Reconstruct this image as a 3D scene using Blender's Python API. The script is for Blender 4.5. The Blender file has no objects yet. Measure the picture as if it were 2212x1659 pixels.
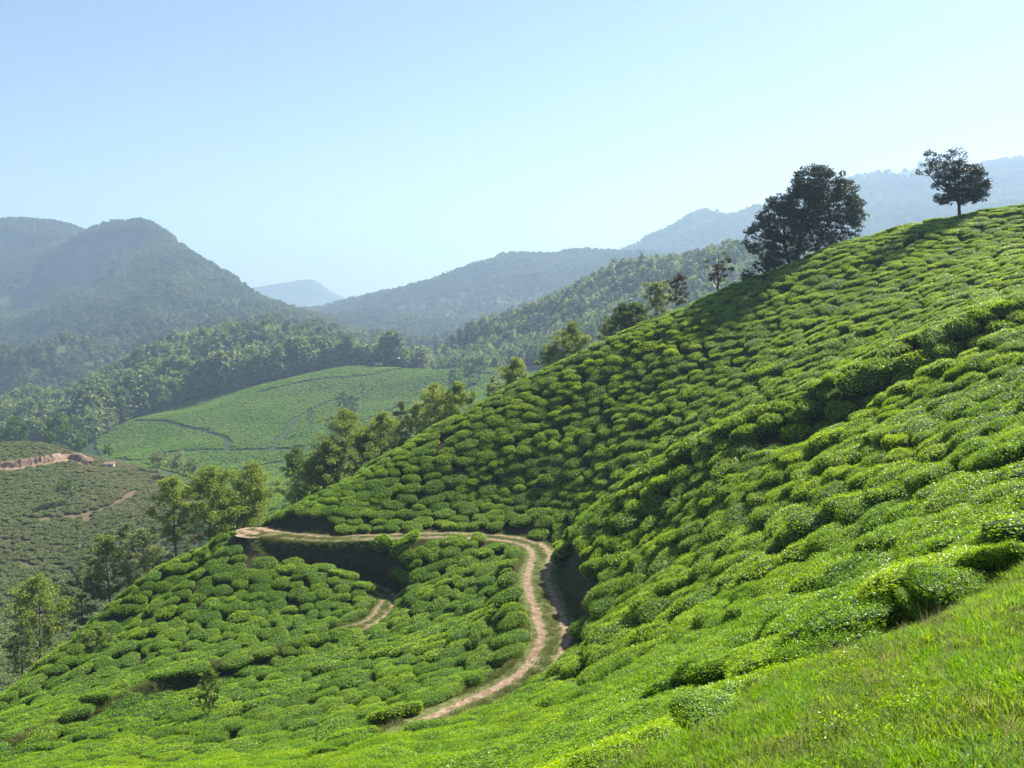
import bpy, math, random
import numpy as np
from mathutils import Vector, noise as mnoise

# ------------------------------------------------------------------ camera, sky, sun, exposure
SC = bpy.context.scene
COL = SC.collection
FPX, CX, CY = 1950.0, 1106.0, 829.5          # focal length and centre, in units of a 2212 x 1659 picture
PITCH = math.atan((829.5 - 640.0) / FPX)
cam_d = bpy.data.cameras.new('camera')
cam_d.sensor_width = 36.0
cam_d.lens = 36.0 * FPX / 2212.0
cam_d.clip_start = 0.1
cam_d.clip_end = 40000.0
cam = bpy.data.objects.new('camera', cam_d)
COL.objects.link(cam)
cam.location = (0, 0, 0)
cam.rotation_euler = (math.pi / 2 - PITCH, 0, 0)
SC.camera = cam

SUN_AZ, SUN_EL = math.radians(47), math.radians(44)     # azimuth clockwise from the view direction (+Y)
SUN_DIR = Vector((math.sin(SUN_AZ) * math.cos(SUN_EL), math.cos(SUN_AZ) * math.cos(SUN_EL), math.sin(SUN_EL)))
W = bpy.data.worlds.new('World')
SC.world = W
W.use_nodes = True
wn, wl = W.node_tree.nodes, W.node_tree.links
sky = wn.new('ShaderNodeTexSky')
sky.sky_type = 'NISHITA'
sky.sun_disc = False
sky.sun_elevation = SUN_EL
sky.sun_rotation = SUN_AZ
sky.altitude = 2200
sky.air_density = 1.0
sky.dust_density = 2.1
sky.ozone_density = 0.5
wl.new(sky.outputs[0], wn['Background'].inputs[0])
wn['Background'].inputs[1].default_value = 0.05
sun_d = bpy.data.lights.new('sun', 'SUN')
sun_d.energy = 5.0
sun_d.angle = math.radians(0.53)
sun_d.color = (1.0, 0.95, 0.86)
sun = bpy.data.objects.new('sun', sun_d)
COL.objects.link(sun)
sun.rotation_euler = SUN_DIR.to_track_quat('Z', 'Y').to_euler()
SC.view_settings.view_transform = 'Standard'
SC.view_settings.look = 'None'
SC.view_settings.gamma = 1.0
SC.view_settings.use_curve_mapping = False
SC.view_settings.exposure = 1.56
SC.render.engine = 'CYCLES'
cy = SC.cycles
cy.max_bounces = 5
cy.diffuse_bounces = 2
cy.glossy_bounces = 1
cy.transmission_bounces = 3
cy.volume_bounces = 0
cy.transparent_max_bounces = 4
cy.caustics_reflective = False
cy.caustics_refractive = False
cy.use_denoising = True
cy.sample_clamp_indirect = 4.0

RNG = np.random.default_rng(7)
random.seed(7)

# ------------------------------------------------------------------ helpers
def at(px, py, d):
    """world point seen at (px, py) of the 2212 x 1659 picture, d metres ahead (world Y)"""
    tx, ty = (px - CX) / FPX, (CY - py) / FPX
    y = math.cos(PITCH) + ty * math.sin(PITCH)
    z = -math.sin(PITCH) + ty * math.cos(PITCH)
    return np.array([tx * d / y, d, z * d / y])

def project(x, y, z):
    c, s = math.cos(PITCH), math.sin(PITCH)
    dep = np.maximum(y * c - z * s, 1e-3)
    up = y * s + z * c
    return CX + FPX * x / dep, CY - FPX * up / dep

class TPS:
    def __init__(self, pts, smooth=0.0):
        p = np.asarray(pts, float)
        self.p, n = p[:, :2], len(p)
        self.s = np.abs(self.p).max()
        q = self.p / self.s
        K = self.k(q[:, None] - q[None])
        K += np.eye(n) * smooth
        A = np.zeros((n + 3, n + 3))
        A[:n, :n] = K
        A[:n, n] = 1
        A[:n, n + 1:] = q
        A[n:, :n] = A[:n, n:].T
        b = np.zeros(n + 3)
        b[:n] = p[:, 2]
        self.w = np.linalg.solve(A, b)
        self.q = q
    @staticmethod
    def k(d):
        r2 = (d ** 2).sum(-1)
        return np.where(r2 > 1e-14, r2 * np.log(r2 + 1e-20), 0)
    def __call__(self, x, y):
        sh = np.shape(x)
        Q = np.stack([np.ravel(x), np.ravel(y)], -1) / self.s
        out = np.empty(len(Q))
        n = len(self.q)
        for i in range(0, len(Q), 20000):
            c = Q[i:i + 20000]
            out[i:i + 20000] = self.k(c[:, None] - self.q[None]) @ self.w[:n] + self.w[n] + c @ self.w[n + 1:]
        return out.reshape(sh)

def hash2(ix, iy, seed):
    h = (ix.astype(np.int64) * 374761393 + iy.astype(np.int64) * 668265263 + seed * 2147483647) & 0xffffffff
    h = ((h ^ (h >> 13)) * 1274126177) & 0xffffffff
    return ((h ^ (h >> 16)) & 0xffff) / 65535.0

def vnoise(x, y, seed=0):
    ix, iy = np.floor(x), np.floor(y)
    fx, fy = x - ix, y - iy
    fx, fy = fx * fx * (3 - 2 * fx), fy * fy * (3 - 2 * fy)
    a, b = hash2(ix, iy, seed), hash2(ix + 1, iy, seed)
    c, d = hash2(ix, iy + 1, seed), hash2(ix + 1, iy + 1, seed)
    return (a * (1 - fx) + b * fx) * (1 - fy) + (c * (1 - fx) + d * fx) * fy

def fbm(x, y, seed=0, octv=4):
    v, a, t = 0, 1.0, 0
    for o in range(octv):
        v = v + a * vnoise(x * 2 ** o, y * 2 ** o, seed + o * 17)
        t += a
        a *= 0.5
    return v / t

def sstep(a, b, v):
    t = np.clip((v - a) / (b - a), 0, 1)
    return t * t * (3 - 2 * t)

class Field:
    """a height field on a regular grid"""
    def __init__(self, x0, x1, y0, y1, step, fn):
        self.x0, self.y0, self.st = x0, y0, step
        self.xs = np.arange(x0, x1 + step, step)
        self.ys = np.arange(y0, y1 + step, step)
        X, Y = np.meshgrid(self.xs, self.ys)
        self.X, self.Y = X, Y
        self.Z = fn(X, Y)
    def h(self, x, y):
        fx = np.clip((np.asarray(x, float) - self.x0) / self.st, 0, len(self.xs) - 1.001)
        fy = np.clip((np.asarray(y, float) - self.y0) / self.st, 0, len(self.ys) - 1.001)
        i, j = fx.astype(int), fy.astype(int)
        a, b = fx - i, fy - j
        Z = self.Z
        return (Z[j, i] * (1 - a) + Z[j, i + 1] * a) * (1 - b) + (Z[j + 1, i] * (1 - a) + Z[j + 1, i + 1] * a) * b
    def grad(self, x, y, e=None):
        e = e or self.st * 1.5
        return (self.h(x + e, y) - self.h(x - e, y)) / (2 * e), (self.h(x, y + e) - self.h(x, y - e)) / (2 * e)
    def inside(self, x, y):
        return (x > self.x0) & (x < self.xs[-1]) & (y > self.y0) & (y < self.ys[-1])
    def visible(self, x, y, z, slack=2.0, n=60):
        ok = np.ones(len(x), bool)
        for t in np.linspace(0.04, 0.985, n):
            sx, sy = x * t, y * t
            ins = self.inside(sx, sy)
            ok &= ~(ins & (self.h(sx, sy) - slack > z * t))
        return ok

def new_mesh(name, verts, faces, mats, matidx=None, smooth=False, parent=None, link=True):
    me = bpy.data.meshes.new(name)
    verts = np.asarray(verts, np.float32)
    if isinstance(faces, np.ndarray):
        k = faces.shape[1]
        me.vertices.add(len(verts))
        me.vertices.foreach_set('co', verts.ravel())
        me.loops.add(faces.size)
        me.loops.foreach_set('vertex_index', faces.ravel().astype(np.int32))
        me.polygons.add(len(faces))
        me.polygons.foreach_set('loop_start', np.arange(0, faces.size, k, dtype=np.int32))
        me.polygons.foreach_set('loop_total', np.full(len(faces), k, np.int32))
        me.update(calc_edges=True)
    else:
        me.from_pydata(verts.tolist(), [], faces)
    for m in mats:
        me.materials.append(m)
    if matidx is not None:
        me.polygons.foreach_set('material_index', np.asarray(matidx, np.int32))
    if smooth is not False:
        sm = np.full(len(me.polygons), True) if smooth is True else np.asarray(smooth, bool)
        me.polygons.foreach_set('use_smooth', sm)
    o = bpy.data.objects.new(name, me)
    if link:
        COL.objects.link(o)
    if parent is not None:
        o.parent = parent
    return o

def tag(o, label=None, cat=None, group=None, kind=None):
    if label: o['label'] = label
    if cat: o['category'] = cat
    if group: o['group'] = group
    if kind: o['kind'] = kind
    return o

def empty(name, loc=(0, 0, 0), rz=0.0):
    o = bpy.data.objects.new(name, None)
    COL.objects.link(o)
    o.location = loc
    o.rotation_euler = (0, 0, rz)
    o.empty_display_size = 0.2
    return o

def grid_mesh(name, F, mats, keep=None, smooth=True):
    ny, nx = F.Z.shape
    V = np.stack([F.X, F.Y, F.Z], -1).reshape(-1, 3)
    idx = np.arange(nx * ny).reshape(ny, nx)
    q = np.stack([idx[:-1, :-1], idx[:-1, 1:], idx[1:, 1:], idx[1:, :-1]], -1).reshape(-1, 4)
    if keep is not None:
        k = keep.reshape(ny, nx)
        q = q[(k[:-1, :-1] | k[1:, 1:] | k[:-1, 1:] | k[1:, :-1]).ravel()]
        used, inv = np.unique(q, return_inverse=True)
        V, q = V[used], inv.reshape(-1, 4)
    return new_mesh(name, V, q, mats, smooth=smooth)

class MB:
    """collects polygons"""
    def __init__(self):
        self.v, self.f = [], []
    def tube(self, pts, rad, n=7, cap=True):
        b0 = len(self.v)
        pts = [Vector(p) for p in pts]
        for i, p in enumerate(pts):
            t = (pts[min(i + 1, len(pts) - 1)] - pts[max(i - 1, 0)]).normalized()
            u = t.cross(Vector((0.31, 0.95, 0.1))).normalized()
            w = t.cross(u)
            for k in range(n):
                a = 2 * math.pi * k / n
                self.v.append(tuple(p + (u * math.cos(a) + w * math.sin(a)) * rad[i]))
        for i in range(len(pts) - 1):
            for k in range(n):
                a, b = b0 + i * n + k, b0 + i * n + (k + 1) % n
                self.f.append((a, b, b + n, a + n))
        if cap:
            e = b0 + (len(pts) - 1) * n
            self.f.append(tuple(e + k for k in range(n)))
    def box(self, lo, hi):
        b = len(self.v)
        for z in (lo[2], hi[2]):
            for (x, y) in ((lo[0], lo[1]), (hi[0], lo[1]), (hi[0], hi[1]), (lo[0], hi[1])):
                self.v.append((x, y, z))
        self.f += [(b, b + 3, b + 2, b + 1), (b + 4, b + 5, b + 6, b + 7)] + [(b + i, b + (i + 1) % 4, b + 4 + (i + 1) % 4, b + 4 + i) for i in range(4)]
    def build(self, name, mat, parent=None, smooth=False):
        return new_mesh(name, self.v, self.f, [mat], smooth=smooth, parent=parent)

def leaf_cards(C, D, N, L, wid=0.45, bend=0.0):
    """rhombic leaves: centres C, long axes D, normals N, lengths L -> verts, quads"""
    D = D - (D * N).sum(-1, keepdims=True) * N
    D /= np.linalg.norm(D, axis=1, keepdims=True) + 1e-9
    S = np.cross(N, D)
    L = L[:, None]
    v = np.stack([C - D * L * .5, C + S * L * wid * .5 + N * L * bend, C + D * L * .5, C - S * L * wid * .5 + N * L * bend], 1).reshape(-1, 3)
    f = np.arange(len(v)).reshape(-1, 4)
    return v, f

def unit(n, rng=RNG):
    v = rng.normal(size=(n, 3))
    return v / np.linalg.norm(v, axis=1, keepdims=True)

# ------------------------------------------------------------------ materials
class NT:
    def __init__(self, name):
        self.m = bpy.data.materials.new(name)
        self.m.use_nodes = True
        self.n, self.l = self.m.node_tree.nodes, self.m.node_tree.links
        self.b = self.n['Principled BSDF']
        self.out = self.n['Material Output']
    def node(self, t, **kw):
        o = self.n.new(t)
        for k, v in kw.items():
            setattr(o, k, v)
        return o
    def noise(self, scale, detail=4, vec=None, rough=0.55):
        o = self.node('ShaderNodeTexNoise')
        o.inputs['Scale'].default_value = scale
        o.inputs['Detail'].default_value = detail
        o.inputs['Roughness'].default_value = rough
        if vec is None:
            vec = self.pos()
        self.l.new(vec, o.inputs['Vector'])
        return o.outputs['Fac']
    def pos(self):
        if not hasattr(self, '_pos'):
            self._pos = self.node('ShaderNodeNewGeometry')
        return self._pos.outputs['Position']
    def ramp(self, fac, stops):
        o = self.node('ShaderNodeValToRGB')
        e = o.color_ramp.elements
        while len(e) < len(stops):
            e.new(0.5)
        for k, (p, c) in zip(e, stops):
            k.position = p
            k.color = (*c, 1)
        self.l.new(fac, o.inputs[0])
        return o.outputs[0]
    def mix(self, fac, a, b):
        o = self.node('ShaderNodeMix', data_type='RGBA')
        for s, v in ((o.inputs[0], fac), (o.inputs[6], a), (o.inputs[7], b)):
            if isinstance(v, (int, float)):
                s.default_value = v
            elif isinstance(v, tuple):
                s.default_value = (*v, 1)
            else:
                self.l.new(v, s)
        return o.outputs[2]
    def math(self, op, a, b=0.0, clamp=False):
        o = self.node('ShaderNodeMath', operation=op, use_clamp=clamp)
        for s, v in zip(o.inputs, (a, b)):
            if isinstance(v, (int, float)):
                s.default_value = v
            else:
                self.l.new(v, s)
        return o.outputs[0]
    def color(self, c):
        if isinstance(c, tuple):
            self.b.inputs['Base Color'].default_value = (*c, 1)
        else:
            self.l.new(c, self.b.inputs['Base Color'])
    def bump(self, h, dist=0.05, strength=0.6):
        o = self.node('ShaderNodeBump')
        o.inputs['Distance'].default_value = dist
        o.inputs['Strength'].default_value = strength
        self.l.new(h, o.inputs['Height'])
        self.l.new(o.outputs[0], self.b.inputs['Normal'])

def leaf_material(name, cols, trans=0.3, rough=0.42, spec=0.4, patch=0.0, patch_scale=0.05, patch_col=(0.1, 0.2, 0.02), tcol=None):
    """cols: dark -> light; mixed by a per-leaf random value and a per-plant random value"""
    t = NT(name)
    geo = t.node('ShaderNodeNewGeometry')
    obj = t.node('ShaderNodeObjectInfo')
    f = t.math('ADD', t.math('MULTIPLY', geo.outputs['Random Per Island'], 0.5), t.math('MULTIPLY', obj.outputs['Random'], 0.5))
    k = len(cols) - 1
    c = t.ramp(f, [(i / k, cc) for i, cc in enumerate(cols)])
    if patch:
        pf = t.ramp(t.noise(patch_scale, 3), [(0.4, (0, 0, 0)), (0.62, (1, 1, 1))])
        c = t.mix(t.math('MULTIPLY', pf, patch), c, patch_col)
    t.color(c)
    t.b.inputs['Roughness'].default_value = rough
    t.b.inputs['Specular IOR Level'].default_value = spec
    tr = t.node('ShaderNodeBsdfTranslucent')
    hs = t.node('ShaderNodeHueSaturation')
    hs.inputs['Hue'].default_value = 0.485
    hs.inputs['Saturation'].default_value = 1.1
    hs.inputs['Value'].default_value = 1.5
    t.l.new(c, hs.inputs['Color'])
    t.l.new(hs.outputs[0], tr.inputs[0])
    mx = t.node('ShaderNodeMixShader')
    mx.inputs[0].default_value = trans
    t.l.new(t.b.outputs[0], mx.inputs[1])
    t.l.new(tr.outputs[0], mx.inputs[2])
    t.l.new(mx.outputs[0], t.out.inputs['Surface'])
    return t.m

def simple(name, c1, c2, scale, rough=0.9, bump=0.02, c3=None, scale2=None):
    t = NT(name)
    n = t.noise(scale, 6)
    c = t.ramp(n, [(0.3, c1), (0.7, c2)])
    if c3:
        c = t.mix(t.ramp(t.noise(scale2 or scale * .2, 4), [(0.45, (0, 0, 0)), (0.6, (1, 1, 1))]), c, c3)
    t.color(c)
    t.b.inputs['Roughness'].default_value = rough
    t.b.inputs['Specular IOR Level'].default_value = 0.15
    if bump:
        t.bump(n, bump)
    return t.m

M = {}
M['soil'] = simple('soil', (0.022, 0.02, 0.010), (0.065, 0.05, 0.028), 1.6, bump=0.12, c3=(0.022, 0.04, 0.010), scale2=0.7)
M['turf'] = simple('turf_soil', (0.05, 0.10, 0.014), (0.11, 0.16, 0.03), 9.0, bump=0.03)
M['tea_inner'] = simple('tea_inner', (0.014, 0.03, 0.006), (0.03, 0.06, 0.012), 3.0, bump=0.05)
M['tea_stem'] = simple('tea_stem', (0.05, 0.04, 0.03), (0.12, 0.1, 0.07), 12.0, bump=0.01)
M['tea_leaf'] = leaf_material('tea_leaf', [(0.085, 0.20, 0.004), (0.165, 0.32, 0.004), (0.255, 0.425, 0.005), (0.39, 0.51, 0.010)], trans=0.46, rough=0.40, spec=0.32, patch=0.35, patch_scale=0.11, patch_col=(0.085, 0.20, 0.005))
M['tea_far'] = leaf_material('tea_far_leaf', [(0.10, 0.23, 0.016), (0.15, 0.30, 0.02), (0.20, 0.35, 0.024)], trans=0.35, rough=0.5, spec=0.2, patch=0.75, patch_scale=0.022, patch_col=(0.24, 0.36, 0.035))
M['tea_brown'] = leaf_material('tea_brown_leaf', [(0.17, 0.165, 0.06), (0.225, 0.20, 0.08), (0.27, 0.21, 0.105)], trans=0.25, rough=0.6, spec=0.12, patch=0.7, patch_scale=0.018, patch_col=(0.18, 0.24, 0.06))
M['grass_blade'] = leaf_material('grass_blade', [(0.07, 0.19, 0.010), (0.12, 0.28, 0.014), (0.18, 0.35, 0.02), (0.30, 0.36, 0.06)], trans=0.44, rough=0.6, spec=0.15, patch=0.4, patch_scale=1.3, patch_col=(0.22, 0.22, 0.055))
M['straw'] = leaf_material('straw', [(0.12, 0.10, 0.04), (0.25, 0.21, 0.10), (0.38, 0.33, 0.19)], trans=0.3, rough=0.7, spec=0.1)
M['dry_grass'] = leaf_material('dry_grass_blade', [(0.06, 0.10, 0.02), (0.12, 0.15, 0.035), (0.20, 0.19, 0.07)], trans=0.35, rough=0.7, spec=0.1)
M['bark'] = simple('bark', (0.07, 0.055, 0.04), (0.2, 0.17, 0.13), 5.0, bump=0.02)
M['bark_dark'] = simple('bark_dark', (0.03, 0.025, 0.02), (0.09, 0.075, 0.055), 5.0, bump=0.02)
M['oak_leaf'] = leaf_material('silver_oak_leaf', [(0.12, 0.18, 0.035), (0.19, 0.26, 0.045), (0.27, 0.33, 0.07)], trans=0.42, rough=0.5, spec=0.3)
M['oak_leaf_grey'] = leaf_material('grey_oak_leaf', [(0.12, 0.165, 0.06), (0.18, 0.225, 0.08), (0.24, 0.28, 0.11)], trans=0.38, rough=0.5, spec=0.3)
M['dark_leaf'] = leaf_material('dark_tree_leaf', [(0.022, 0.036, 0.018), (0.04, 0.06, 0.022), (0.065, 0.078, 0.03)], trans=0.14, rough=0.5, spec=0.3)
M['russet_leaf'] = leaf_material('russet_leaf', [(0.05, 0.055, 0.025), (0.10, 0.085, 0.035), (0.15, 0.10, 0.05)], trans=0.25, rough=0.55, spec=0.2)
M['forest_leaf'] = leaf_material('forest_leaf', [(0.06, 0.115, 0.026), (0.10, 0.165, 0.034), (0.16, 0.225, 0.05)], trans=0.32, rough=0.55, spec=0.2)
M['mountain_leaf'] = leaf_material('mountain_leaf', [(0.04, 0.075, 0.022), (0.075, 0.12, 0.03), (0.13, 0.175, 0.045)], trans=0.25, rough=0.6, spec=0.1, patch=0.75, patch_scale=0.007, patch_col=(0.16, 0.19, 0.06))
M['field_ground'] = simple('field_ground', (0.022, 0.04, 0.012), (0.045, 0.07, 0.018), 0.4, bump=0.2)
M['brown_ground'] = simple('brown_ground', (0.075, 0.075, 0.032), (0.12, 0.11, 0.05), 0.3, bump=0.2, c3=(0.14, 0.09, 0.06), scale2=0.03)
M['forest_floor'] = simple('forest_floor', (0.02, 0.03, 0.012), (0.045, 0.06, 0.022), 0.15, bump=0.4)

def mountain_material(name, forest, grass, rock, gscale, lo, hi):
    t = NT(name)
    n = t.noise(gscale, 6)
    c = t.mix(t.ramp(n, [(lo, (0, 0, 0)), (hi, (1, 1, 1))]), forest, grass)
    geo = t.node('ShaderNodeNewGeometry')
    sep = t.node('ShaderNodeSeparateXYZ')
    t.l.new(geo.outputs['True Normal'], sep.inputs[0])
    st = t.ramp(t.math('ADD', sep.outputs[2], t.math('MULTIPLY', t.math('SUBTRACT', t.noise(gscale * 6, 5), 0.5), 0.35)), [(0.55, (1, 1, 1)), (0.72, (0, 0, 0))])
    c = t.mix(st, c, rock)
    t.color(c)
    t.b.inputs['Roughness'].default_value = 0.95
    t.b.inputs['Specular IOR Level'].default_value = 0.1
    t.bump(t.noise(0.05, 6), 6.0, 0.8)
    return t.m
M['mount_l'] = mountain_material('mountain_slope', (0.045, 0.07, 0.026), (0.075, 0.09, 0.038), (0.12, 0.105, 0.085), 0.009, 0.5, 0.66)
M['mount_r'] = mountain_material('tea_mountain_slope', (0.05, 0.08, 0.028), (0.085, 0.135, 0.042), (0.12, 0.10, 0.08), 0.010, 0.46, 0.6)
M['mount_far'] = mountain_material('far_mountain_slope', (0.04, 0.065, 0.025), (0.07, 0.095, 0.035), (0.12, 0.10, 0.08), 0.003, 0.5, 0.65)

# dirt road: pale ruts and a grassy crown, laid out by the strip's own UV (u across)
def road_material():
    t = NT('dirt_road')
    uv = t.node('ShaderNodeUVMap')
    sep = t.node('ShaderNodeSeparateXYZ')
    t.l.new(uv.outputs[0], sep.inputs[0])
    u = t.math('ADD', sep.outputs[0], t.math('MULTIPLY', t.math('SUBTRACT', t.noise(1.1, 4), 0.5), 0.22))
    d = t.math('ABSOLUTE', t.math('SUBTRACT', t.math('ABSOLUTE', t.math('SUBTRACT', u, 0.5)), 0.235))
    green = t.ramp(d, [(0.065, (0, 0, 0)), (0.105, (1, 1, 1))])
    wide = sep.outputs[2] if False else None
    n = t.noise(2.2, 6)
    dirt = t.ramp(n, [(0.3, (0.13, 0.085, 0.052)), (0.5, (0.22, 0.155, 0.10)), (0.7, (0.32, 0.245, 0.175))])
    turf = t.ramp(t.noise(3.5, 5), [(0.3, (0.06, 0.08, 0.02)), (0.6, (0.12, 0.13, 0.045)), (0.75, (0.28, 0.2, 0.12))])
    t.color(t.mix(green, dirt, turf))
    t.b.inputs['Roughness'].default_value = 0.95
    t.b.inputs['Specular IOR Level'].default_value = 0.1
    t.bump(t.noise(4.0, 6), 0.08)
    return t.m
M['road'] = road_material()
M['bare'] = simple('bare_earth', (0.22, 0.145, 0.09), (0.33, 0.235, 0.16), 1.5, bump=0.06)
M['redcut'] = simple('red_earth', (0.13, 0.075, 0.045), (0.30, 0.215, 0.15), 0.6, bump=0.3)

# ------------------------------------------------------------------ near hillside: control points (px, py, metres ahead)
ROAD = [(760, 1665, 36), (880, 1600, 40), (985, 1545, 44), (1080, 1505, 47), (1150, 1460, 49.5), (1185, 1415, 52.5), (1196, 1370, 56), (1182, 1320, 61), (1166, 1280, 66),
        (1160, 1240, 73), (1170, 1203, 82), (1150, 1178, 88), (1080, 1162, 92), (950, 1156, 95), (800, 1160, 97), (680, 1163, 99), (600, 1152, 102), (540, 1150, 104.5), (505, 1165, 110)]
TRACK = [(590, 1156, 101.5), (575, 1170, 100.5), (605, 1195, 99), (680, 1228, 97), (770, 1256, 94), (835, 1285, 89), (830, 1315, 84), (795, 1347, 79), (690, 1374, 75), (560, 1407, 72),
         (400, 1447, 68), (250, 1502, 64), (100, 1567, 60), (-80, 1640, 56)]
CREST = [(640, 1092, 106), (720, 1050, 110), (800, 1005, 113), (900, 945, 116), (1000, 890, 119), (1120, 825, 121), (1250, 760, 123), (1380, 700, 123), (1500, 650, 122),
         (1600, 605, 121), (1700, 570, 120), (1800, 530, 118), (1950, 488, 116), (2070, 462, 114), (2212, 440, 112), (2400, 415, 108)]
SPUR = [(1230, 1155, 80), (1280, 1110, 78), (1350, 1045, 75), (1420, 1000, 72), (1500, 945, 70), (1600, 890, 67), (1700, 850, 65), (1850, 785, 62), (2000, 715, 60), (2100, 668, 59), (2212, 630, 58)]
LEFTEDGE = [(480, 1163, 106), (420, 1182, 103), (300, 1265, 97), (170, 1375, 90), (30, 1485, 82), (-100, 1570, 74)]
BULGE = [(985, 1562, 34), (850, 1590, 31), (720, 1632, 28), (580, 1672, 26)]
CANOPY = CREST + SPUR + LEFTEDGE + BULGE + [
    (2212, 1100, 15.5), (1850, 1300, 14.0), (1600, 1470, 12.5), (1300, 1660, 9.5), (1106, 1675, 12.5), (1060, 1615, 20), (1180, 1590, 17),
    (300, 1690, 30), (0, 1690, 34),
    (1130, 1400, 54), (1000, 1480, 50), (900, 1530, 47), (700, 1592, 46), (400, 1640, 46), (100, 1659, 46), (1000, 1350, 66), (800, 1450, 60), (600, 1520, 57), (300, 1590, 54), (800, 1385, 70.5),
    (1100, 1280, 72), (1000, 1250, 80), (1050, 1180, 87), (950, 1172, 91), (880, 1172, 92.5), (900, 1235, 88), (900, 1300, 79),
    (700, 1246, 90), (800, 1275, 86), (520, 1182, 99), (600, 1285, 88), (500, 1340, 84), (650, 1340, 81), (400, 1300, 90), (300, 1400, 80), (200, 1450, 76), (100, 1520, 69), (0, 1560, 64),
    (1000, 960, 111), (1000, 1060, 104), (1200, 870, 113), (1200, 980, 104), (1200, 1080, 96), (1150, 1128, 92.5), (1000, 1120, 98.5), (800, 1100, 103),
    (1350, 800, 113), (1350, 920, 101), (1350, 1025, 91), (1500, 720, 112), (1500, 850, 98), (1500, 930, 88), (1700, 640, 109), (1700, 760, 92), (1700, 835, 81), (1900, 570, 104), (1900, 680, 85), (1900, 738, 75),
    (2100, 520, 102), (2100, 600, 82), (2212, 500, 98), (2212, 590, 72),
    (1285, 1205, 63), (1262, 1400, 48.5), (1400, 1300, 46), (1400, 1150, 62), (1550, 1050, 58), (1700, 960, 56.5), (1900, 875, 52), (2100, 765, 50), (2212, 720, 48),
    (1600, 1200, 43), (1800, 1050, 41.5), (2000, 950, 38), (2212, 850, 36), (1500, 1350, 34), (1700, 1250, 31), (1900, 1150, 27.5), (2100, 1000, 28), (2212, 950, 27), (1300, 1450, 37), (1250, 1520, 27), (1400, 1490, 22), (1550, 1440, 17)]
GRASS = [(2212, 1659, 4.2), (1800, 1659, 5), (1450, 1659, 6.5), (2212, 1400, 7.5), (2212, 1235, 13), (1900, 1400, 10), (1650, 1490, 10.5), (1400, 1645, 7.5)]
BUSH_H = 0.85
ctl = []
for p in CANOPY:
    q = at(*p)
    q[2] -= BUSH_H
    ctl.append(q)
for p in GRASS:
    ctl.append(at(*p))
ctl += [np.array(v) for v in ((0, 0, -1.65), (5, -5, 0.2), (-6, -4, -3.6), (14, 2, 1.6), (20, 12, 1.2), (-14, 8, -10.0), (-40, 30, -27), (30, 25, 0.6), (70, 60, 9.0), (-60, 55, -42), (45, 30, 2.5))]
for (px, py, d) in CREST[:-1]:                                     # ground falling away behind the crest
    ctl.append(at(px, py + 70, d + 13))
    ctl.append(at(px, py + 240, d + 45))
for (px, py, d) in SPUR[:7]:
    ctl.append(at(px, py + 48, d + 6))
for (px, py, d) in SPUR[7:]:
    ctl.append(at(px, py + 22, d + 5))
for (px, py, d) in LEFTEDGE:
    e = at(px, py, d)
    ctl.append(e + np.array([-7, 9, -8.5]))
    ctl.append(e + np.array([-24, 30, -32]))
hill_raw = TPS(ctl, 1e-7)

def smooth_path(pts, n=8):
    """Catmull-Rom through world points"""
    P = np.array(pts)
    P = np.vstack([2 * P[0] - P[1], P, 2 * P[-1] - P[-2]])
    out = []
    for i in range(1, len(P) - 2):
        for t in np.linspace(0, 1, n, endpoint=False):
            a, b, c, d = P[i - 1], P[i], P[i + 1], P[i + 2]
            out.append(0.5 * ((2 * b) + (-a + c) * t + (2 * a - 5 * b + 4 * c - d) * t * t + (-a + 3 * b - 3 * c + d) * t ** 3))
    out.append(P[-2])
    return np.array(out)

road_c = smooth_path([at(*p) for p in ROAD])
track_c = smooth_path([at(*p) for p in TRACK])
for c in (road_c, track_c):                                        # even out the grade
    for _ in range(12):
        c[1:-1, 2] = (c[:-2, 2] + c[1:-1, 2] * 2 + c[2:, 2]) / 4

def path_dist(C, x, y):
    """distance to the polyline and its height there"""
    sh = np.shape(x)
    x, y = np.ravel(x), np.ravel(y)
    best = np.full(len(x), 1e9)
    bz = np.zeros(len(x))
    for a, b in zip(C[:-1], C[1:]):
        d = b[:2] - a[:2]
        t = np.clip(((x - a[0]) * d[0] + (y - a[1]) * d[1]) / (d @ d + 1e-9), 0, 1)
        r = np.hypot(x - a[0] - t * d[0], y - a[1] - t * d[1])
        m = r < best
        best[m] = r[m]
        bz[m] = (a[2] + t * (b[2] - a[2]))[m]
    return best.reshape(sh), bz.reshape(sh)

JUNC = at(565, 1150, 103)
GULLY = np.array([at(*p) for p in ((440, 1205, 101), (300, 1285, 94), (210, 1370, 87), (100, 1460, 80), (-20, 1540, 74))])
TRENCH = np.array([at(*p) for p in ((2330, 640, 53), (2090, 700, 55), (1960, 780, 56), (1870, 830, 57), (1780, 880, 58.5))])
def near_height(x, y):
    z = hill_raw(x, y)
    z = z + (fbm(x * .22, y * .22, 3, 3) - .5) * 0.5
    for C, w0, w1 in ((track_c[:62], 1.3, 2.9), (track_c[60:], .2, 1.3), (road_c, 1.75, 3.3)):
        d, rz = path_dist(C, x, y)
        k = sstep(w0, w1, d)
        z = (rz - 0.07) * (1 - k) + z * k
    d, _ = path_dist(TRENCH, x, y)
    z = z - 2.9 * np.exp(-(d / 2.5) ** 2)
    d, _ = path_dist(GULLY, x, y)
    z = z - 2.4 * np.exp(-(d / 2.6) ** 2)
    d = np.hypot((x - JUNC[0]) / 3.4, (y - JUNC[1]) / 2.6)
    k = sstep(0.7, 1.3, d)
    z = (JUNC[2] - 0.05) * (1 - k) + z * k
    return z

NH = Field(-78, 86, -8, 178, 0.45, near_height)

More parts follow.
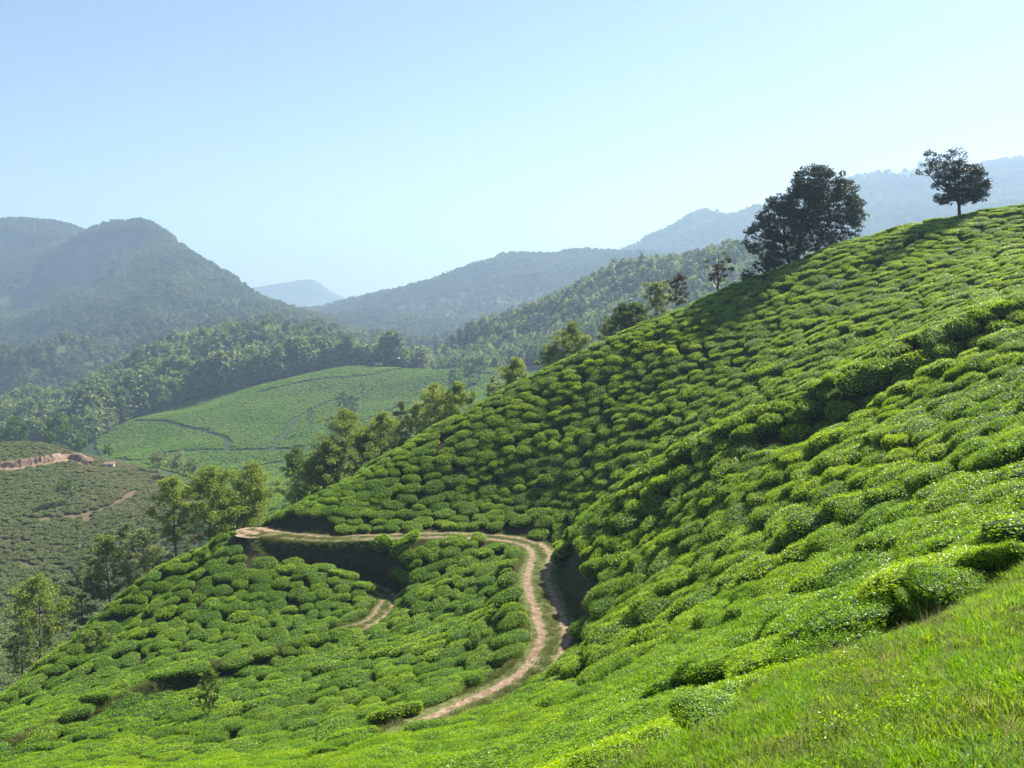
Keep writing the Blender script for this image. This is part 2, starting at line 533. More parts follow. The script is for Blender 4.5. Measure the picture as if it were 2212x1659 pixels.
# meadow edge: tea grows to the left of this line, grass to the right
EDGE = np.array([at(*p)[:2] for p in ((1180, 1720, 6.5), (1330, 1650, 7.9), (1500, 1570, 9.0), (1640, 1475, 10.8), (1740, 1400, 12.2), (1850, 1345, 12.6), (1980, 1280, 13.0), (2130, 1215, 13.6), (2300, 1150, 14.2), (2600, 1050, 15))])
def grass_side(x, y):
    """> 0 on the meadow, in metres from its edge"""
    x, y = np.asarray(x, float), np.asarray(y, float)
    best = np.full(x.shape, 1e9)
    sg = np.zeros(x.shape)
    P = np.vstack([EDGE[0] + (EDGE[0] - EDGE[1]) * 20, EDGE, EDGE[-1] + (EDGE[-1] - EDGE[-2]) * 20])
    for a, b in zip(P[:-1], P[1:]):
        d = b - a
        t = np.clip(((x - a[0]) * d[0] + (y - a[1]) * d[1]) / (d @ d), 0, 1)
        r = np.hypot(x - a[0] - t * d[0], y - a[1] - t * d[1])
        s = -np.sign(d[0] * (y - a[1]) - d[1] * (x - a[0]))
        m = r < best
        best = np.where(m, r, best)
        sg = np.where(m, s, sg)
    return best * sg

hs_o = tag(grid_mesh('hillside', NH, [M['soil'], M['turf']]), kind='structure')
fc = np.empty(len(hs_o.data.polygons) * 3, np.float32)
hs_o.data.polygons.foreach_get('center', fc)
fc = fc.reshape(-1, 3)
tm = (fc[:, 1] < 22) & (fc[:, 0] > -4)
tm[tm] = grass_side(fc[tm, 0], fc[tm, 1]) > -.15
hs_o.data.polygons.foreach_set('material_index', tm.astype(np.int32))

def strip(name, C, half, mat, lift, rut=0.05, ncross=11, wid=None):
    """a road laid along C, with ruts pressed into it"""
    V, uv = [], []
    T = np.gradient(C[:, :2], axis=0)
    T /= np.linalg.norm(T, axis=1, keepdims=True)
    Nn = np.stack([-T[:, 1], T[:, 0]], -1)
    acc = 0
    for i, (p, n) in enumerate(zip(C, Nn)):
        if i:
            acc += np.linalg.norm(C[i] - C[i - 1])
        h = half * (wid(i / len(C)) if wid else 1)
        for k in range(ncross):
            u = k / (ncross - 1)
            s = (u * 2 - 1) * h
            dr = abs(abs(u - .5) - .235)
            z = p[2] + lift - rut * math.exp(-(dr / .09) ** 2) + random.uniform(-.015, .015) - (0.06 if k in (0, ncross - 1) else 0)
            V.append((p[0] + n[0] * s, p[1] + n[1] * s, z))
            uv.append((u, acc))
    nr = len(C)
    idx = np.arange(nr * ncross).reshape(nr, ncross)
    q = np.stack([idx[:-1, :-1], idx[1:, :-1], idx[1:, 1:], idx[:-1, 1:]], -1).reshape(-1, 4)[:, ::-1]
    o = new_mesh(name, V, np.ascontiguousarray(q), [mat], smooth=True)
    l = o.data.uv_layers.new(name='UVMap')
    vi = np.empty(len(o.data.loops), np.int32)
    o.data.loops.foreach_get('vertex_index', vi)
    l.data.foreach_set('uv', np.array(uv, np.float32)[vi].ravel())
    return tag(o, kind='structure')

strip('dirt_road', road_c, 1.7, M['road'], 0.04)
strip('dirt_track', track_c[6:62], 1.15, M['road'], 0.05)
# bare turning place where the two roads part
jv = [(JUNC[0], JUNC[1], JUNC[2] + .06)]
for k in range(28):
    a = 2 * math.pi * k / 28
    r = 1 + .12 * math.sin(3 * a + 1) + random.uniform(-.06, .06)
    jv.append((JUNC[0] + 3.3 * r * math.cos(a), JUNC[1] + 2.3 * r * math.sin(a), JUNC[2] + .03))
tag(new_mesh('bare_ground', jv, [(0, k + 1, (k + 1) % 28 + 1) for k in range(28)], [M['bare']]), kind='structure')

# ------------------------------------------------------------------ the valley behind: tea field, wooded hill, wooded ridge, brown hill
VEG_F = 10.0
val = []
for p in [(-200, 1300, 235), (0, 1300, 235), (150, 1300, 240), (300, 1250, 250), (380, 1150, 268), (0, 1150, 275), (200, 1150, 278), (330, 1080, 302), (0, 1040, 325), (150, 1012, 340), (250, 1008, 352), (310, 1035, 340),
          (0, 958, 366), (90, 954, 374), (140, 976, 368), (-200, 955, 366), (-300, 1150, 275),
          (0, 1005, 430), (150, 1025, 430), (-250, 1000, 430), (450, 1065, 335), (560, 1062, 355), (-100, 1450, 190), (300, 1400, 190), (600, 1300, 190), (800, 1240, 200), (1100, 1120, 220), (1500, 930, 240), (2000, 760, 240), (2400, 700, 240),
          (600, 1040, 430), (450, 990, 515), (250, 985, 575), (300, 907, 675), (500, 907, 610), (700, 935, 560), (700, 862, 660), (900, 855, 640), (1000, 835, 640), (750, 795, 745), (600, 832, 715), (400, 882, 700), (230, 940, 655), (950, 802, 715),
          (1060, 795, 690), (1000, 880, 550), (1200, 850, 500), (1400, 760, 450), (860, 800, 730), (620, 985, 510)]:
    val.append(at(*p))
for p in [(330, 812, 760), (250, 868, 740), (130, 895, 740), (0, 915, 720), (50, 935, 680), (-250, 930, 720), (350, 765, 850), (420, 735, 880), (500, 718, 900), (600, 714, 900), (680, 732, 890), (760, 748, 880), (860, 772, 870), (910, 788, 850),
          (450, 800, 800), (600, 780, 815), (700, 786, 795), (850, 795, 790), (0, 882, 800), (130, 858, 805), (250, 815, 810), (-300, 890, 800),
          (420, 775, 980), (600, 755, 1000), (760, 795, 980), (130, 905, 920), (910, 830, 950), (-300, 930, 920),
          (920, 785, 850), (1000, 795, 770), (1100, 788, 715), (1200, 740, 720), (1000, 718, 930), (1080, 692, 930), (1150, 668, 930), (1230, 633, 920), (1290, 612, 910), (1350, 583, 900), (1430, 567, 890), (1500, 552, 880),
          (1580, 533, 870), (1650, 540, 860), (1750, 560, 850), (1900, 590, 830), (2300, 600, 820), (1100, 745, 820), (1200, 700, 820), (1300, 660, 810), (1400, 640, 790), (1500, 620, 770), (1400, 720, 660), (1550, 660, 640), (2000, 660, 600),
          (1000, 765, 1010), (1150, 715, 1020), (1290, 660, 1010), (1430, 620, 990), (1580, 590, 970), (1900, 640, 960), (2300, 660, 960), (880, 760, 1010)]:
    q = at(*p)
    q[2] -= VEG_F
    val.append(q)
val_raw = TPS(val, 1e-6)
VF = Field(-560, 620, 120, 1060, 6.0, lambda x, y: val_raw(x, y) + (fbm(x * .02, y * .02, 5, 3) - .5) * 6)
tag(grid_mesh('valley_hills', VF, [M['field_ground']]), kind='structure')

# ------------------------------------------------------------------ mountains
def mountain(name, pts, veg, box, step, mat, namp, nscale, seed, carve=0.0, nridge=0):
    P = []
    for p in pts:
        q = at(*p)
        q[2] -= veg
        P.append(q)
    t = TPS(P, 1e-6)
    def f(x, y):
        n = fbm(x * nscale, y * nscale, seed, 4)
        r = 1 - np.abs(2 * fbm(x * nscale * .8 + 9, y * nscale * .8, seed + 5, 4) - 1)
        big = 1 - np.abs(2 * fbm(x * nscale * .3 + 3, y * nscale * .3, seed + 9, 3) - 1)
        w = 1.0
        if nridge:                                                  # leave the ridge line itself as it is
            rp = np.array(pts[:nridge])
            w = sstep(20, 380, np.interp(CX + FPX * x / y, rp[:, 0], rp[:, 2]) - y)
        return t(x, y) + ((n - .5) + (r - .8)) * namp * (.25 + .75 * w) - ((1 - big) - .25) * namp * carve * w
    F = Field(*box, step, f)
    tag(grid_mesh(name, F, [mat]), kind='structure')
    return F

ML = mountain('mountain', [
    (-300, 470, 2400), (-120, 485, 2350), (0, 497, 2300), (60, 502, 2300), (120, 505, 2280), (175, 512, 2250), (205, 500, 2120), (240, 492, 2100), (290, 487, 2080), (325, 503, 2050), (348, 534, 1990), (372, 540, 1960), (400, 547, 1920), (430, 570, 1880),
    (470, 590, 1840), (530, 625, 1780), (570, 647, 1740), (620, 668, 1660), (680, 692, 1560), (710, 707, 1500), (740, 724, 1430),
    (-300, 930, 950), (0, 905, 980), (200, 855, 1050), (330, 805, 1100), (450, 765, 1200), (600, 742, 1260), (700, 735, 1290), (800, 745, 1300),
    (0, 720, 1500), (200, 710, 1450), (350, 660, 1600), (450, 680, 1450), (100, 600, 2000), (150, 625, 1850), (0, 545, 2250), (0, 590, 2130), (250, 562, 1980), (300, 532, 2030), (-300, 600, 2000), (-300, 750, 1400), (560, 700, 1480),
    (0, 560, 2700), (290, 560, 2500), (470, 660, 2200), (620, 730, 2000), (740, 780, 1800), (-300, 560, 2800)], 8, (-1650, -150, 930, 2600), 12, M['mount_l'], 40, 0.007, 21, 3.6, 21)
MR = mountain('tea_mountain', [
    (640, 690, 2900), (700, 672, 2850), (720, 668, 2800), (770, 651, 2750), (850, 637, 2700), (900, 627, 2650), (970, 602, 2600), (1030, 587, 2580), (1075, 572, 2560), (1088, 556, 2550), (1130, 560, 2550), (1180, 556, 2550), (1250, 546, 2550), (1330, 551, 2550), (1400, 552, 2550), (1600, 560, 2550), (1900, 570, 2500),
    (700, 705, 1950), (730, 700, 1750), (800, 712, 1600), (870, 728, 1480), (860, 744, 1380), (740, 728, 1420), (640, 745, 1400), (950, 742, 1450), (1100, 700, 1400), (1250, 650, 1400), (1400, 610, 1400), (1600, 590, 1400), (1900, 590, 1400),
    (900, 690, 2000), (1000, 665, 2050), (1100, 640, 2100), (1250, 600, 2150), (1400, 580, 2100), (1600, 575, 2100), (800, 690, 2200),
    (700, 720, 3200), (900, 690, 3200), (1100, 640, 3200), (1300, 620, 3200), (1900, 620, 3200)], 8, (-650, 1150, 1250, 3150), 18, M['mount_r'], 34, 0.006, 41, 1.6, 17)
ME = mountain('ridge_mountain', [
    (1200, 620, 3400), (1300, 570, 3350), (1370, 545, 3300), (1410, 525, 3300), (1450, 490, 3250), (1500, 467, 3200), (1560, 460, 3200), (1640, 464, 3200), (1700, 445, 3150), (1780, 415, 3100), (1850, 395, 3100), (1950, 380, 3050), (2000, 362, 3000), (2100, 365, 3000), (2150, 353, 3000), (2212, 349, 3000), (2500, 335, 2950),
    (1200, 700, 2400), (1400, 650, 2300), (1650, 610, 2000), (2000, 540, 1900), (2300, 500, 1900), (1500, 540, 2800), (1800, 490, 2500), (2100, 440, 2500), (2400, 430, 2500),
    (1300, 640, 4100), (1560, 560, 4000), (1850, 500, 3900), (2150, 460, 3800), (2500, 440, 3700)], 8, (50, 2300, 1850, 3900), 26, M['mount_far'], 40, 0.004, 61)
MP = mountain('distant_peak', [
    (400, 640, 5700), (500, 634, 5600), (570, 628, 5600), (610, 620, 5550), (640, 609, 5500), (675, 605, 5500), (698, 617, 5500), (715, 634, 5500), (735, 650, 5500), (760, 658, 5500), (900, 668, 5500),
    (400, 720, 4300), (600, 715, 4300), (700, 715, 4300), (900, 725, 4300), (500, 680, 6800), (700, 680, 6800), (900, 700, 6800), (640, 650, 4900), (690, 655, 5000)], 0, (-2600, -500, 4200, 6800), 40, M['mount_far'], 24, 0.003, 81)
# the low ground between and beyond the hills, out to the horizon
gs = 60
gx = np.linspace(-9000, 9000, gs)
GX, GY = np.meshgrid(gx, np.linspace(-2000, 9000, gs))
GZ = -150 - fbm(GX * .001, GY * .001, 91) * 40
idx = np.arange(gs * gs).reshape(gs, gs)
tag(new_mesh('ground', np.stack([GX, GY, GZ], -1).reshape(-1, 3), np.ascontiguousarray(np.stack([idx[:-1, :-1], idx[:-1, 1:], idx[1:, 1:], idx[1:, :-1]], -1).reshape(-1, 4)), [M['forest_floor']], smooth=True), kind='structure')

# ------------------------------------------------------------------ scattering with geometry nodes
PROTO = {}
def proto_collection(name, objs):
    c = bpy.data.collections.new(name)
    for o in objs:
        c.objects.link(o)
    PROTO[name] = c
    return c

def scatter(name, coll, pos, rot, scl, idx, label=None, cat=None):
    me = bpy.data.meshes.new(name)
    n = len(pos)
    me.vertices.add(n)
    me.vertices.foreach_set('co', np.asarray(pos, np.float32).ravel())
    for an, ty, arr in (('rot', 'FLOAT_VECTOR', rot), ('scl', 'FLOAT_VECTOR', scl)):
        a = me.attributes.new(an, ty, 'POINT')
        a.data.foreach_set('vector', np.asarray(arr, np.float32).ravel())
    a = me.attributes.new('idx', 'INT', 'POINT')
    a.data.foreach_set('value', np.asarray(idx, np.int32))
    o = bpy.data.objects.new(name, me)
    COL.objects.link(o)
    g = bpy.data.node_groups.new(name + '_scatter', 'GeometryNodeTree')
    g.interface.new_socket('Geometry', in_out='INPUT', socket_type='NodeSocketGeometry')
    g.interface.new_socket('Geometry', in_out='OUTPUT', socket_type='NodeSocketGeometry')
    gi, go = g.nodes.new('NodeGroupInput'), g.nodes.new('NodeGroupOutput')
    m2p = g.nodes.new('GeometryNodeMeshToPoints')
    ip = g.nodes.new('GeometryNodeInstanceOnPoints')
    ci = g.nodes.new('GeometryNodeCollectionInfo')
    ci.inputs['Collection'].default_value = coll
    ci.inputs['Separate Children'].default_value = True
    ci.inputs['Reset Children'].default_value = True
    ip.inputs['Pick Instance'].default_value = True
    g.links.new(gi.outputs[0], m2p.inputs[0])
    g.links.new(m2p.outputs[0], ip.inputs['Points'])
    g.links.new(ci.outputs[0], ip.inputs['Instance'])
    for an, ty, sock in (('rot', 'FLOAT_VECTOR', 'Rotation'), ('scl', 'FLOAT_VECTOR', 'Scale'), ('idx', 'INT', 'Instance Index')):
        na = g.nodes.new('GeometryNodeInputNamedAttribute')
        na.data_type = ty
        na.inputs['Name'].default_value = an
        if an == 'rot':
            er = g.nodes.new('FunctionNodeEulerToRotation')
            g.links.new(na.outputs[0], er.inputs[0])
            g.links.new(er.outputs[0], ip.inputs['Rotation'])
        else:
            g.links.new(na.outputs[0], ip.inputs[sock])
    g.links.new(ip.outputs[0], go.inputs[0])
    md = o.modifiers.new('scatter', 'NODES')
    md.node_group = g
    return tag(o, label, cat, kind='stuff')

def tilt_euler(gx, gy, k, yaw):
    """xyz eulers that lean the local z axis toward the ground normal (share k) after turning by yaw"""
    n = np.stack([-gx * k, -gy * k, np.ones_like(gx)], -1)
    n /= np.linalg.norm(n, axis=1, keepdims=True)
    xa = np.stack([np.cos(yaw), np.sin(yaw), np.zeros_like(yaw)], -1)
    ya = np.cross(n, xa)
    ya /= np.linalg.norm(ya, axis=1, keepdims=True)
    xa = np.cross(ya, n)
    # R = [xa ya n] -> XYZ euler
    b = np.arcsin(np.clip(-xa[:, 2], -1, 1))
    a = np.arctan2(ya[:, 2], n[:, 2])
    c = np.arctan2(xa[:, 1], xa[:, 0])
    return np.stack([a, b, c], -1)

# ------------------------------------------------------------------ tea bushes
def bush_mesh(name, seed, nleaf, L, leaf_mat, nu=16, stems=True, shoot=0.35):
    rng = np.random.default_rng(seed)
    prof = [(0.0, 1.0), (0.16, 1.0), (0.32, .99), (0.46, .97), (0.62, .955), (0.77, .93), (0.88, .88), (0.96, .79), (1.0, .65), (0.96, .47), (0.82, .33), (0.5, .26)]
    ph = rng.uniform(0, 6.28, 6)
    def rad(a):
        k = 5 + seed % 3
        w = 2 * math.pi / k
        poly = math.cos(w / 2) / np.cos((a + ph[3]) % w - w / 2)
        return .45 + .62 * poly + .09 * np.sin(2 * a + ph[0]) + .07 * np.sin(3 * a + ph[1])
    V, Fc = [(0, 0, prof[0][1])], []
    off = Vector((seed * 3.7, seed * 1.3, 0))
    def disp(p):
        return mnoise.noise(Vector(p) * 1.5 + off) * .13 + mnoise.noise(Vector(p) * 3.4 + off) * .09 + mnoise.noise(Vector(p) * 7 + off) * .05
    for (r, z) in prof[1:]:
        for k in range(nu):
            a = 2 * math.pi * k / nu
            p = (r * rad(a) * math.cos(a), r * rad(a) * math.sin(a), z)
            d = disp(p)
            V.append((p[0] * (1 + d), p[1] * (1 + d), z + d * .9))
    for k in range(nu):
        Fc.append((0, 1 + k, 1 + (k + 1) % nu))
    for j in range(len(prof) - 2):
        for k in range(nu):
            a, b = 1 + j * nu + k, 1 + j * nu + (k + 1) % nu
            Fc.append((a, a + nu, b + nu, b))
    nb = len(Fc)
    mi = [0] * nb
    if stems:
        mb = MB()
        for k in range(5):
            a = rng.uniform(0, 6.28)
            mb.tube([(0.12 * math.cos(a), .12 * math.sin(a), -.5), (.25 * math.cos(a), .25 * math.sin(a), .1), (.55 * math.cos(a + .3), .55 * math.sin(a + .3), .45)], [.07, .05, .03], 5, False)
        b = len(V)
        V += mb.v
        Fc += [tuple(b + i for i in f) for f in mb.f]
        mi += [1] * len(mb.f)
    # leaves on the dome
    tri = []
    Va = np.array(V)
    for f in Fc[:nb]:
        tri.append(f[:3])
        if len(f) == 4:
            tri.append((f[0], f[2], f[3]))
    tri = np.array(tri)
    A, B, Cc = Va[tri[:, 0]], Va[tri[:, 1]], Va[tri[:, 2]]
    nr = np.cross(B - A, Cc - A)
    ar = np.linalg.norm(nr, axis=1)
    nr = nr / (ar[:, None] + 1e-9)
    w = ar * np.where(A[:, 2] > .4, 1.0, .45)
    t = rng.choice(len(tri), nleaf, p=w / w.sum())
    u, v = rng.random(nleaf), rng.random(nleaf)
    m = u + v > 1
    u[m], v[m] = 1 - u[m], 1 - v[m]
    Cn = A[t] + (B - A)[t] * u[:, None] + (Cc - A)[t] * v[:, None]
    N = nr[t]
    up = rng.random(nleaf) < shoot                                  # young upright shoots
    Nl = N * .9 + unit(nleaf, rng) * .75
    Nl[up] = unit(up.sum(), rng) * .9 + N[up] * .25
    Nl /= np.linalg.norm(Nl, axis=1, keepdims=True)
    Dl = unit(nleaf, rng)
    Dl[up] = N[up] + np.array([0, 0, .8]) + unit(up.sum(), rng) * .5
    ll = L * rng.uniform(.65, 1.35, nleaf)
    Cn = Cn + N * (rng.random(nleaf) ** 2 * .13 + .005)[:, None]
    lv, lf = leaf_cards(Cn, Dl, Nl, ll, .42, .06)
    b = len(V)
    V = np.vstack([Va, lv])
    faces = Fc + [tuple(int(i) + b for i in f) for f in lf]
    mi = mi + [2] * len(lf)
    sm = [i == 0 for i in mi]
    return new_mesh(name, V, faces, [M['tea_inner'], M['tea_stem'], leaf_mat], mi, sm, link=False)

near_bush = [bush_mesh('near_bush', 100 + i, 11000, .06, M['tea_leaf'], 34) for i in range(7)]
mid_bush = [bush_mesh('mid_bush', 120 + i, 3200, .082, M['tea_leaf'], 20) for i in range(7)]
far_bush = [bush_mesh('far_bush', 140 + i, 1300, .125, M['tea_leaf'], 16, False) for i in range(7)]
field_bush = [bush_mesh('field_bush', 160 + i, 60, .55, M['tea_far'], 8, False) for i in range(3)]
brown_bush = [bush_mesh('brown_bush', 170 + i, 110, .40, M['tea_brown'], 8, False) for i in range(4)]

# planting pattern: bushes longer along the contour than across it
def plant(n_try, lo, hi, spa, spb, ok):
    rng = np.random.default_rng(11)
    X = rng.uniform(lo[0], hi[0], n_try)
    Y = rng.uniform(lo[1], hi[1], n_try)
    m = ok(X, Y)
    X, Y = X[m], Y[m]
    gx, gy = NH.grad(X, Y, 2.5)
    g = np.hypot(gx, gy) + 1e-6
    cx, cyy = -gy / g, gx / g                                       # contour direction
    sl = np.sqrt(1 + g * g)
    var = 0.68 + 0.8 * vnoise(X * .45, Y * .45, 77)
    cell, H, keep = 2.7, {}, []
    for i in range(len(X)):
        x, y = X[i], Y[i]
        kx, ky = int(x // cell), int(y // cell)
        good = True
        for a in (kx - 1, kx, kx + 1):
            for b in (ky - 1, ky, ky + 1):
                for j in H.get((a, b), ()):
                    dx, dy = X[j] - x, Y[j] - y
                    u = (dx * cx[i] + dy * cyy[i]) / spa
                    v = (-dx * cyy[i] + dy * cx[i]) * sl[i] / spb
                    if u * u + v * v < var[i] * var[j]:
                        good = False
                        break
                if not good: break
            if not good: break
        if good:
            H.setdefault((kx, ky), []).append(i)
            keep.append(i)
    k = np.array(keep)
    return X[k], Y[k], np.arctan2(cyy[k], cx[k]), var[k], gx[k], gy[k]

def tea_ok(x, y):
    ok = (grass_side(x, y) < -0.6) & (np.hypot(x, y) > 9.5)
    d, _ = path_dist(road_c, x, y)
    d, rz = path_dist(road_c, x, y)
    up = hill_raw(x, y) > rz + .4
    ok &= d > np.where(up & ((y > 90) | ((y > 57) & (y < 73))), 3.5, 2.15)
    d, _ = path_dist(track_c[:60], x, y)
    ok &= d > 1.95
    d, _ = path_dist(track_c[:22], x, y)
    ok &= d > 2.1
    d, _ = path_dist(track_c[6:20], x, y)
    ok &= d > 3.3
    d, _ = path_dist(track_c[60:], x, y)
    ok &= d > .4
    ok &= np.hypot((x - JUNC[0]) / 4.4, (y - JUNC[1]) / 3.6) > 1
    z = NH.h(x, y)
    px, py = project(x, y, z + .8)
    ok &= (px > -170) & (px < 2400) & (py < 1850)
    ok &= NH.visible(x, y, z + 1.0, 2.2)
    return ok
bx, by, byaw, bvar, bgx, bgy = plant(260000, (-60, 6), (80, 150), 1.72, 1.08, tea_ok)
nb = len(bx)
bz = NH.h(bx, by)
byaw = byaw + RNG.normal(0, .25, nb) + np.where(RNG.random(nb) < .5, math.pi, 0)
s = bvar * RNG.uniform(.92, 1.12, nb)
steep = sstep(.5, .8, np.hypot(bgx, bgy))
nearw = 1.28 - .28 * sstep(16, 40, np.hypot(bx, by))
bs = np.stack([1.07 * s * RNG.uniform(.85, 1.2, nb) * nearw, .75 * s * RNG.uniform(.88, 1.15, nb) * nearw, RNG.uniform(.72, 1.0, nb) * (.86 + .35 * steep) * (.6 + .4 * sstep(12, 34, np.hypot(bx, by)))], -1)
brot = tilt_euler(bgx, bgy, .78 - .2 * steep, byaw) + RNG.normal(0, .07, (nb, 3))
bd = np.hypot(bx, by)
bpx, bpy_ = project(bx, by, bz + .8)
inview = (bpx > -40) & (bpx < 2250) & (bpy_ < 1740)
score = np.where(inview, s / bd, 0) * np.where(NH.visible(bx, by, bz + .9, .0), 1, .2)
order = np.argsort(-score)
single = order[:300]
rest = order[300:]
proto_collection('tea_bush_prototypes', [])
pos = np.stack([bx, by, bz - .06], -1)
def zone(px, py, gs_):
    if gs_ > -1.9:
        return 'glossy tea bush on the edge of the grassy meadow', 'tea bushes along the meadow edge'
    if px < 1330:
        return 'pale green tea bush on the slope below the meadow, at the bottom of the picture', 'tea bushes at the bottom of the picture'
    if py > 1150:
        return 'tea bush on the sunlit slope between the meadow and the dirt road', 'tea bushes between the meadow and the road'
    return 'tea bush on the upper right slope in front of the spur crest', 'tea bushes of the upper right slope'
gsd = grass_side(bx, by)
for i in single:
    d = bd[i]
    pr = (near_bush if d < 34 else mid_bush)[int(RNG.integers(7))]
    o = pr.copy()
    o.name = 'tea_bush'
    COL.objects.link(o)
    o.location = pos[i]
    o.rotation_euler = brot[i]
    o.scale = bs[i]
    lb, gr = zone(bpx[i], bpy_[i], gsd[i])
    tag(o, lb, 'tea bush', gr)
for nth, (px, py, d, sc) in zip(('lowest', 'second', 'third', 'fourth', 'fifth', 'sixth', 'seventh', 'eighth', 'ninth', 'topmost'), ((1350, 1650, 8.0, .4), (1420, 1605, 8.6, .42), (1560, 1530, 9.9, .5), (1690, 1440, 11.6, .45), (1760, 1405, 12.2, .6), (1800, 1370, 12.5, .38), (1905, 1325, 12.9, .4), (2000, 1275, 13.2, .42), (2060, 1250, 13.4, .55), (2170, 1200, 13.8, .5))):
    p = at(px, py, d)
    o = near_bush[int(RNG.integers(7))].copy()
    o.name = 'young_tea_bush'
    COL.objects.link(o)
    o.location = (p[0], p[1], float(NH.h(p[0], p[1])) - .1)
    o.rotation_euler = (RNG.normal(0, .2), -.25 + RNG.normal(0, .15), RNG.uniform(0, 6.28))
    o.scale = (sc * 1.3, sc, sc * RNG.uniform(.6, .95))
    tag(o, 'small loose tea shrub in the grass at the meadow edge, %s' % (nth if nth in ('lowest', 'topmost') else nth + ' from the bottom'), 'tea bush', 'young tea shrubs at the meadow edge')
cA = proto_collection('mid_bushes', mid_bush)
cB = proto_collection('far_bushes', far_bush)
r1 = rest[bd[rest] < 60]
r2 = rest[bd[rest] >= 60]
scatter('tea_bushes', cA, pos[r1], brot[r1], bs[r1], RNG.integers(0, 7, len(r1)), 'clipped green tea bushes covering the slopes around the road', 'tea bushes')
scatter('distant_tea_bushes', cB, pos[r2], brot[r2], bs[r2], RNG.integers(0, 7, len(r2)), 'clipped tea bushes of the hill behind the dirt road', 'tea bushes')
print('BUSHES', nb, len(r1), len(r2))

# ------------------------------------------------------------------ tea on the valley hills
def poly_mask(poly, px, py):
    c = np.zeros(len(px), bool)
    n = len(poly)
    for i in range(n):
        x1, y1 = poly[i]
        x2, y2 = poly[(i + 1) % n]
        m = ((y1 > py) != (y2 > py)) & (px < (x2 - x1) * (py - y1) / (y2 - y1 + 1e-9) + x1)
        c ^= m
    return c

def map_of(px, py, d):
    return at(px, py, d)[:2]

# outlines of the planted blocks on the ground (metres), and the paths through them
FIELD = [map_of(*p) for p in ((205, 950, 645), (250, 905, 680), (300, 880, 705), (420, 845, 725), (600, 815, 748), (690, 795, 765), (760, 790, 765), (860, 795, 748), (950, 800, 730), (1060, 790, 715), (1250, 800, 560), (1250, 880, 480), (1000, 1000, 380), (800, 1120, 290), (560, 1180, 250), (430, 1150, 280), (430, 1090, 360), (330, 1040, 400), (230, 985, 540))]
BROWN = [map_of(*p) for p in ((-250, 950, 385), (60, 950, 385), (150, 975, 372), (330, 1000, 365), (420, 1090, 320), (420, 1180, 262), (330, 1500, 150), (-250, 1560, 150))]
vh = bpy.data.objects['valley_hills'].data                          # the brown hill has its own dry ground
vh.materials.append(M['brown_ground'])
fc = np.empty(len(vh.polygons) * 3, np.float32)
vh.polygons.foreach_get('center', fc)
fc = fc.reshape(-1, 3)
vh.polygons.foreach_set('material_index', poly_mask(BROWN, fc[:, 0], fc[:, 1]).astype(np.int32))
def vpath(pts):
    return smooth_path([np.array([*map_of(*p), 0]) for p in pts], 5)
PATHS = [vpath(((295, 905, 672), (380, 912, 630), (450, 925, 585), (490, 950, 556), (492, 968, 530))),
         vpath(((360, 972, 540), (492, 968, 530), (600, 960, 525), (720, 955, 520), (900, 960, 500))),
         vpath(((560, 855, 690), (680, 838, 700), (790, 825, 700), (880, 803, 725))),
         vpath(((880, 803, 725), (960, 808, 700), (1060, 815, 660))),
         vpath(((585, 962, 523), (612, 930, 560), (645, 898, 605), (720, 868, 650))),
         vpath(((640, 965, 512), (760, 915, 565), (880, 870, 620))),
         vpath(((430, 1010, 470), (560, 985, 492), (720, 965, 505))),
         vpath(((230, 975, 560), (300, 985, 530), (360, 972, 540)))]
gx_, gy_ = np.meshgrid(np.arange(-330, 260, 2.1), np.arange(130, 800, 2.1))
fx = (gx_ + RNG.uniform(-.75, .75, gx_.shape)).ravel()
fy = (gy_ + RNG.uniform(-.75, .75, gx_.shape)).ravel()
inF = poly_mask(FIELD, fx, fy)
inB = poly_mask(BROWN, fx, fy)
fz = VF.h(fx, fy)
fpx, fpy = project(fx, fy, fz)
vis = (fpx > -120) & (fpx < 2300) & VF.visible(fx, fy, fz + 2, 1.5, 50) & NH.visible(fx, fy, fz + 3, 1.0, 50)
def clear_of_paths(x, y, r):
    ok = np.ones(len(x), bool)
    for p in PATHS:
        d, _ = path_dist(p, x, y)
        ok &= d > r
    return ok
m = inF & vis
m[m] = clear_of_paths(fx[m], fy[m], 2.6)
def put_field(name, m, coll, n, lab, zs=1.0):
    k = int(m.sum())
    gx, gy = VF.grad(fx[m], fy[m])
    rot = tilt_euler(gx, gy, .8, RNG.uniform(0, 6.28, k))
    sc = np.stack([RNG.uniform(1.1, 1.6, k), RNG.uniform(1.0, 1.35, k), RNG.uniform(.8, 1.3, k) * zs], -1)
    scatter(name, coll, np.stack([fx[m], fy[m], fz[m] - .15], -1), rot, sc, RNG.integers(0, n, k), lab, 'tea bushes')
    print(name, k)
put_field('field_tea_bushes', m, proto_collection('field_bushes', field_bush), 3, 'bright green tea field on the hill below the wood')
CUT = vpath(((-250, 1010, 335), (0, 1000, 341), (60, 993, 345), (110, 985, 350), (150, 974, 358), (185, 980, 352)))
BPATH = vpath(((60, 1130, 285), (170, 1120, 290), (230, 1095, 298), (270, 1065, 308), (300, 1050, 318)))
m2 = inB & vis & ~inF
dd, _ = path_dist(CUT, fx, fy)
m2 &= dd > 2.8
dd, _ = path_dist(BPATH, fx, fy)
m2 &= dd > 1.6
m2 &= fbm(fx * .08, fy * .08, 15, 3) > .2
put_field('brown_hill_tea_bushes', m2, proto_collection('brown_bushes', brown_bush), 4, 'dull brownish tea bushes on the low hill at the left', 0.85)

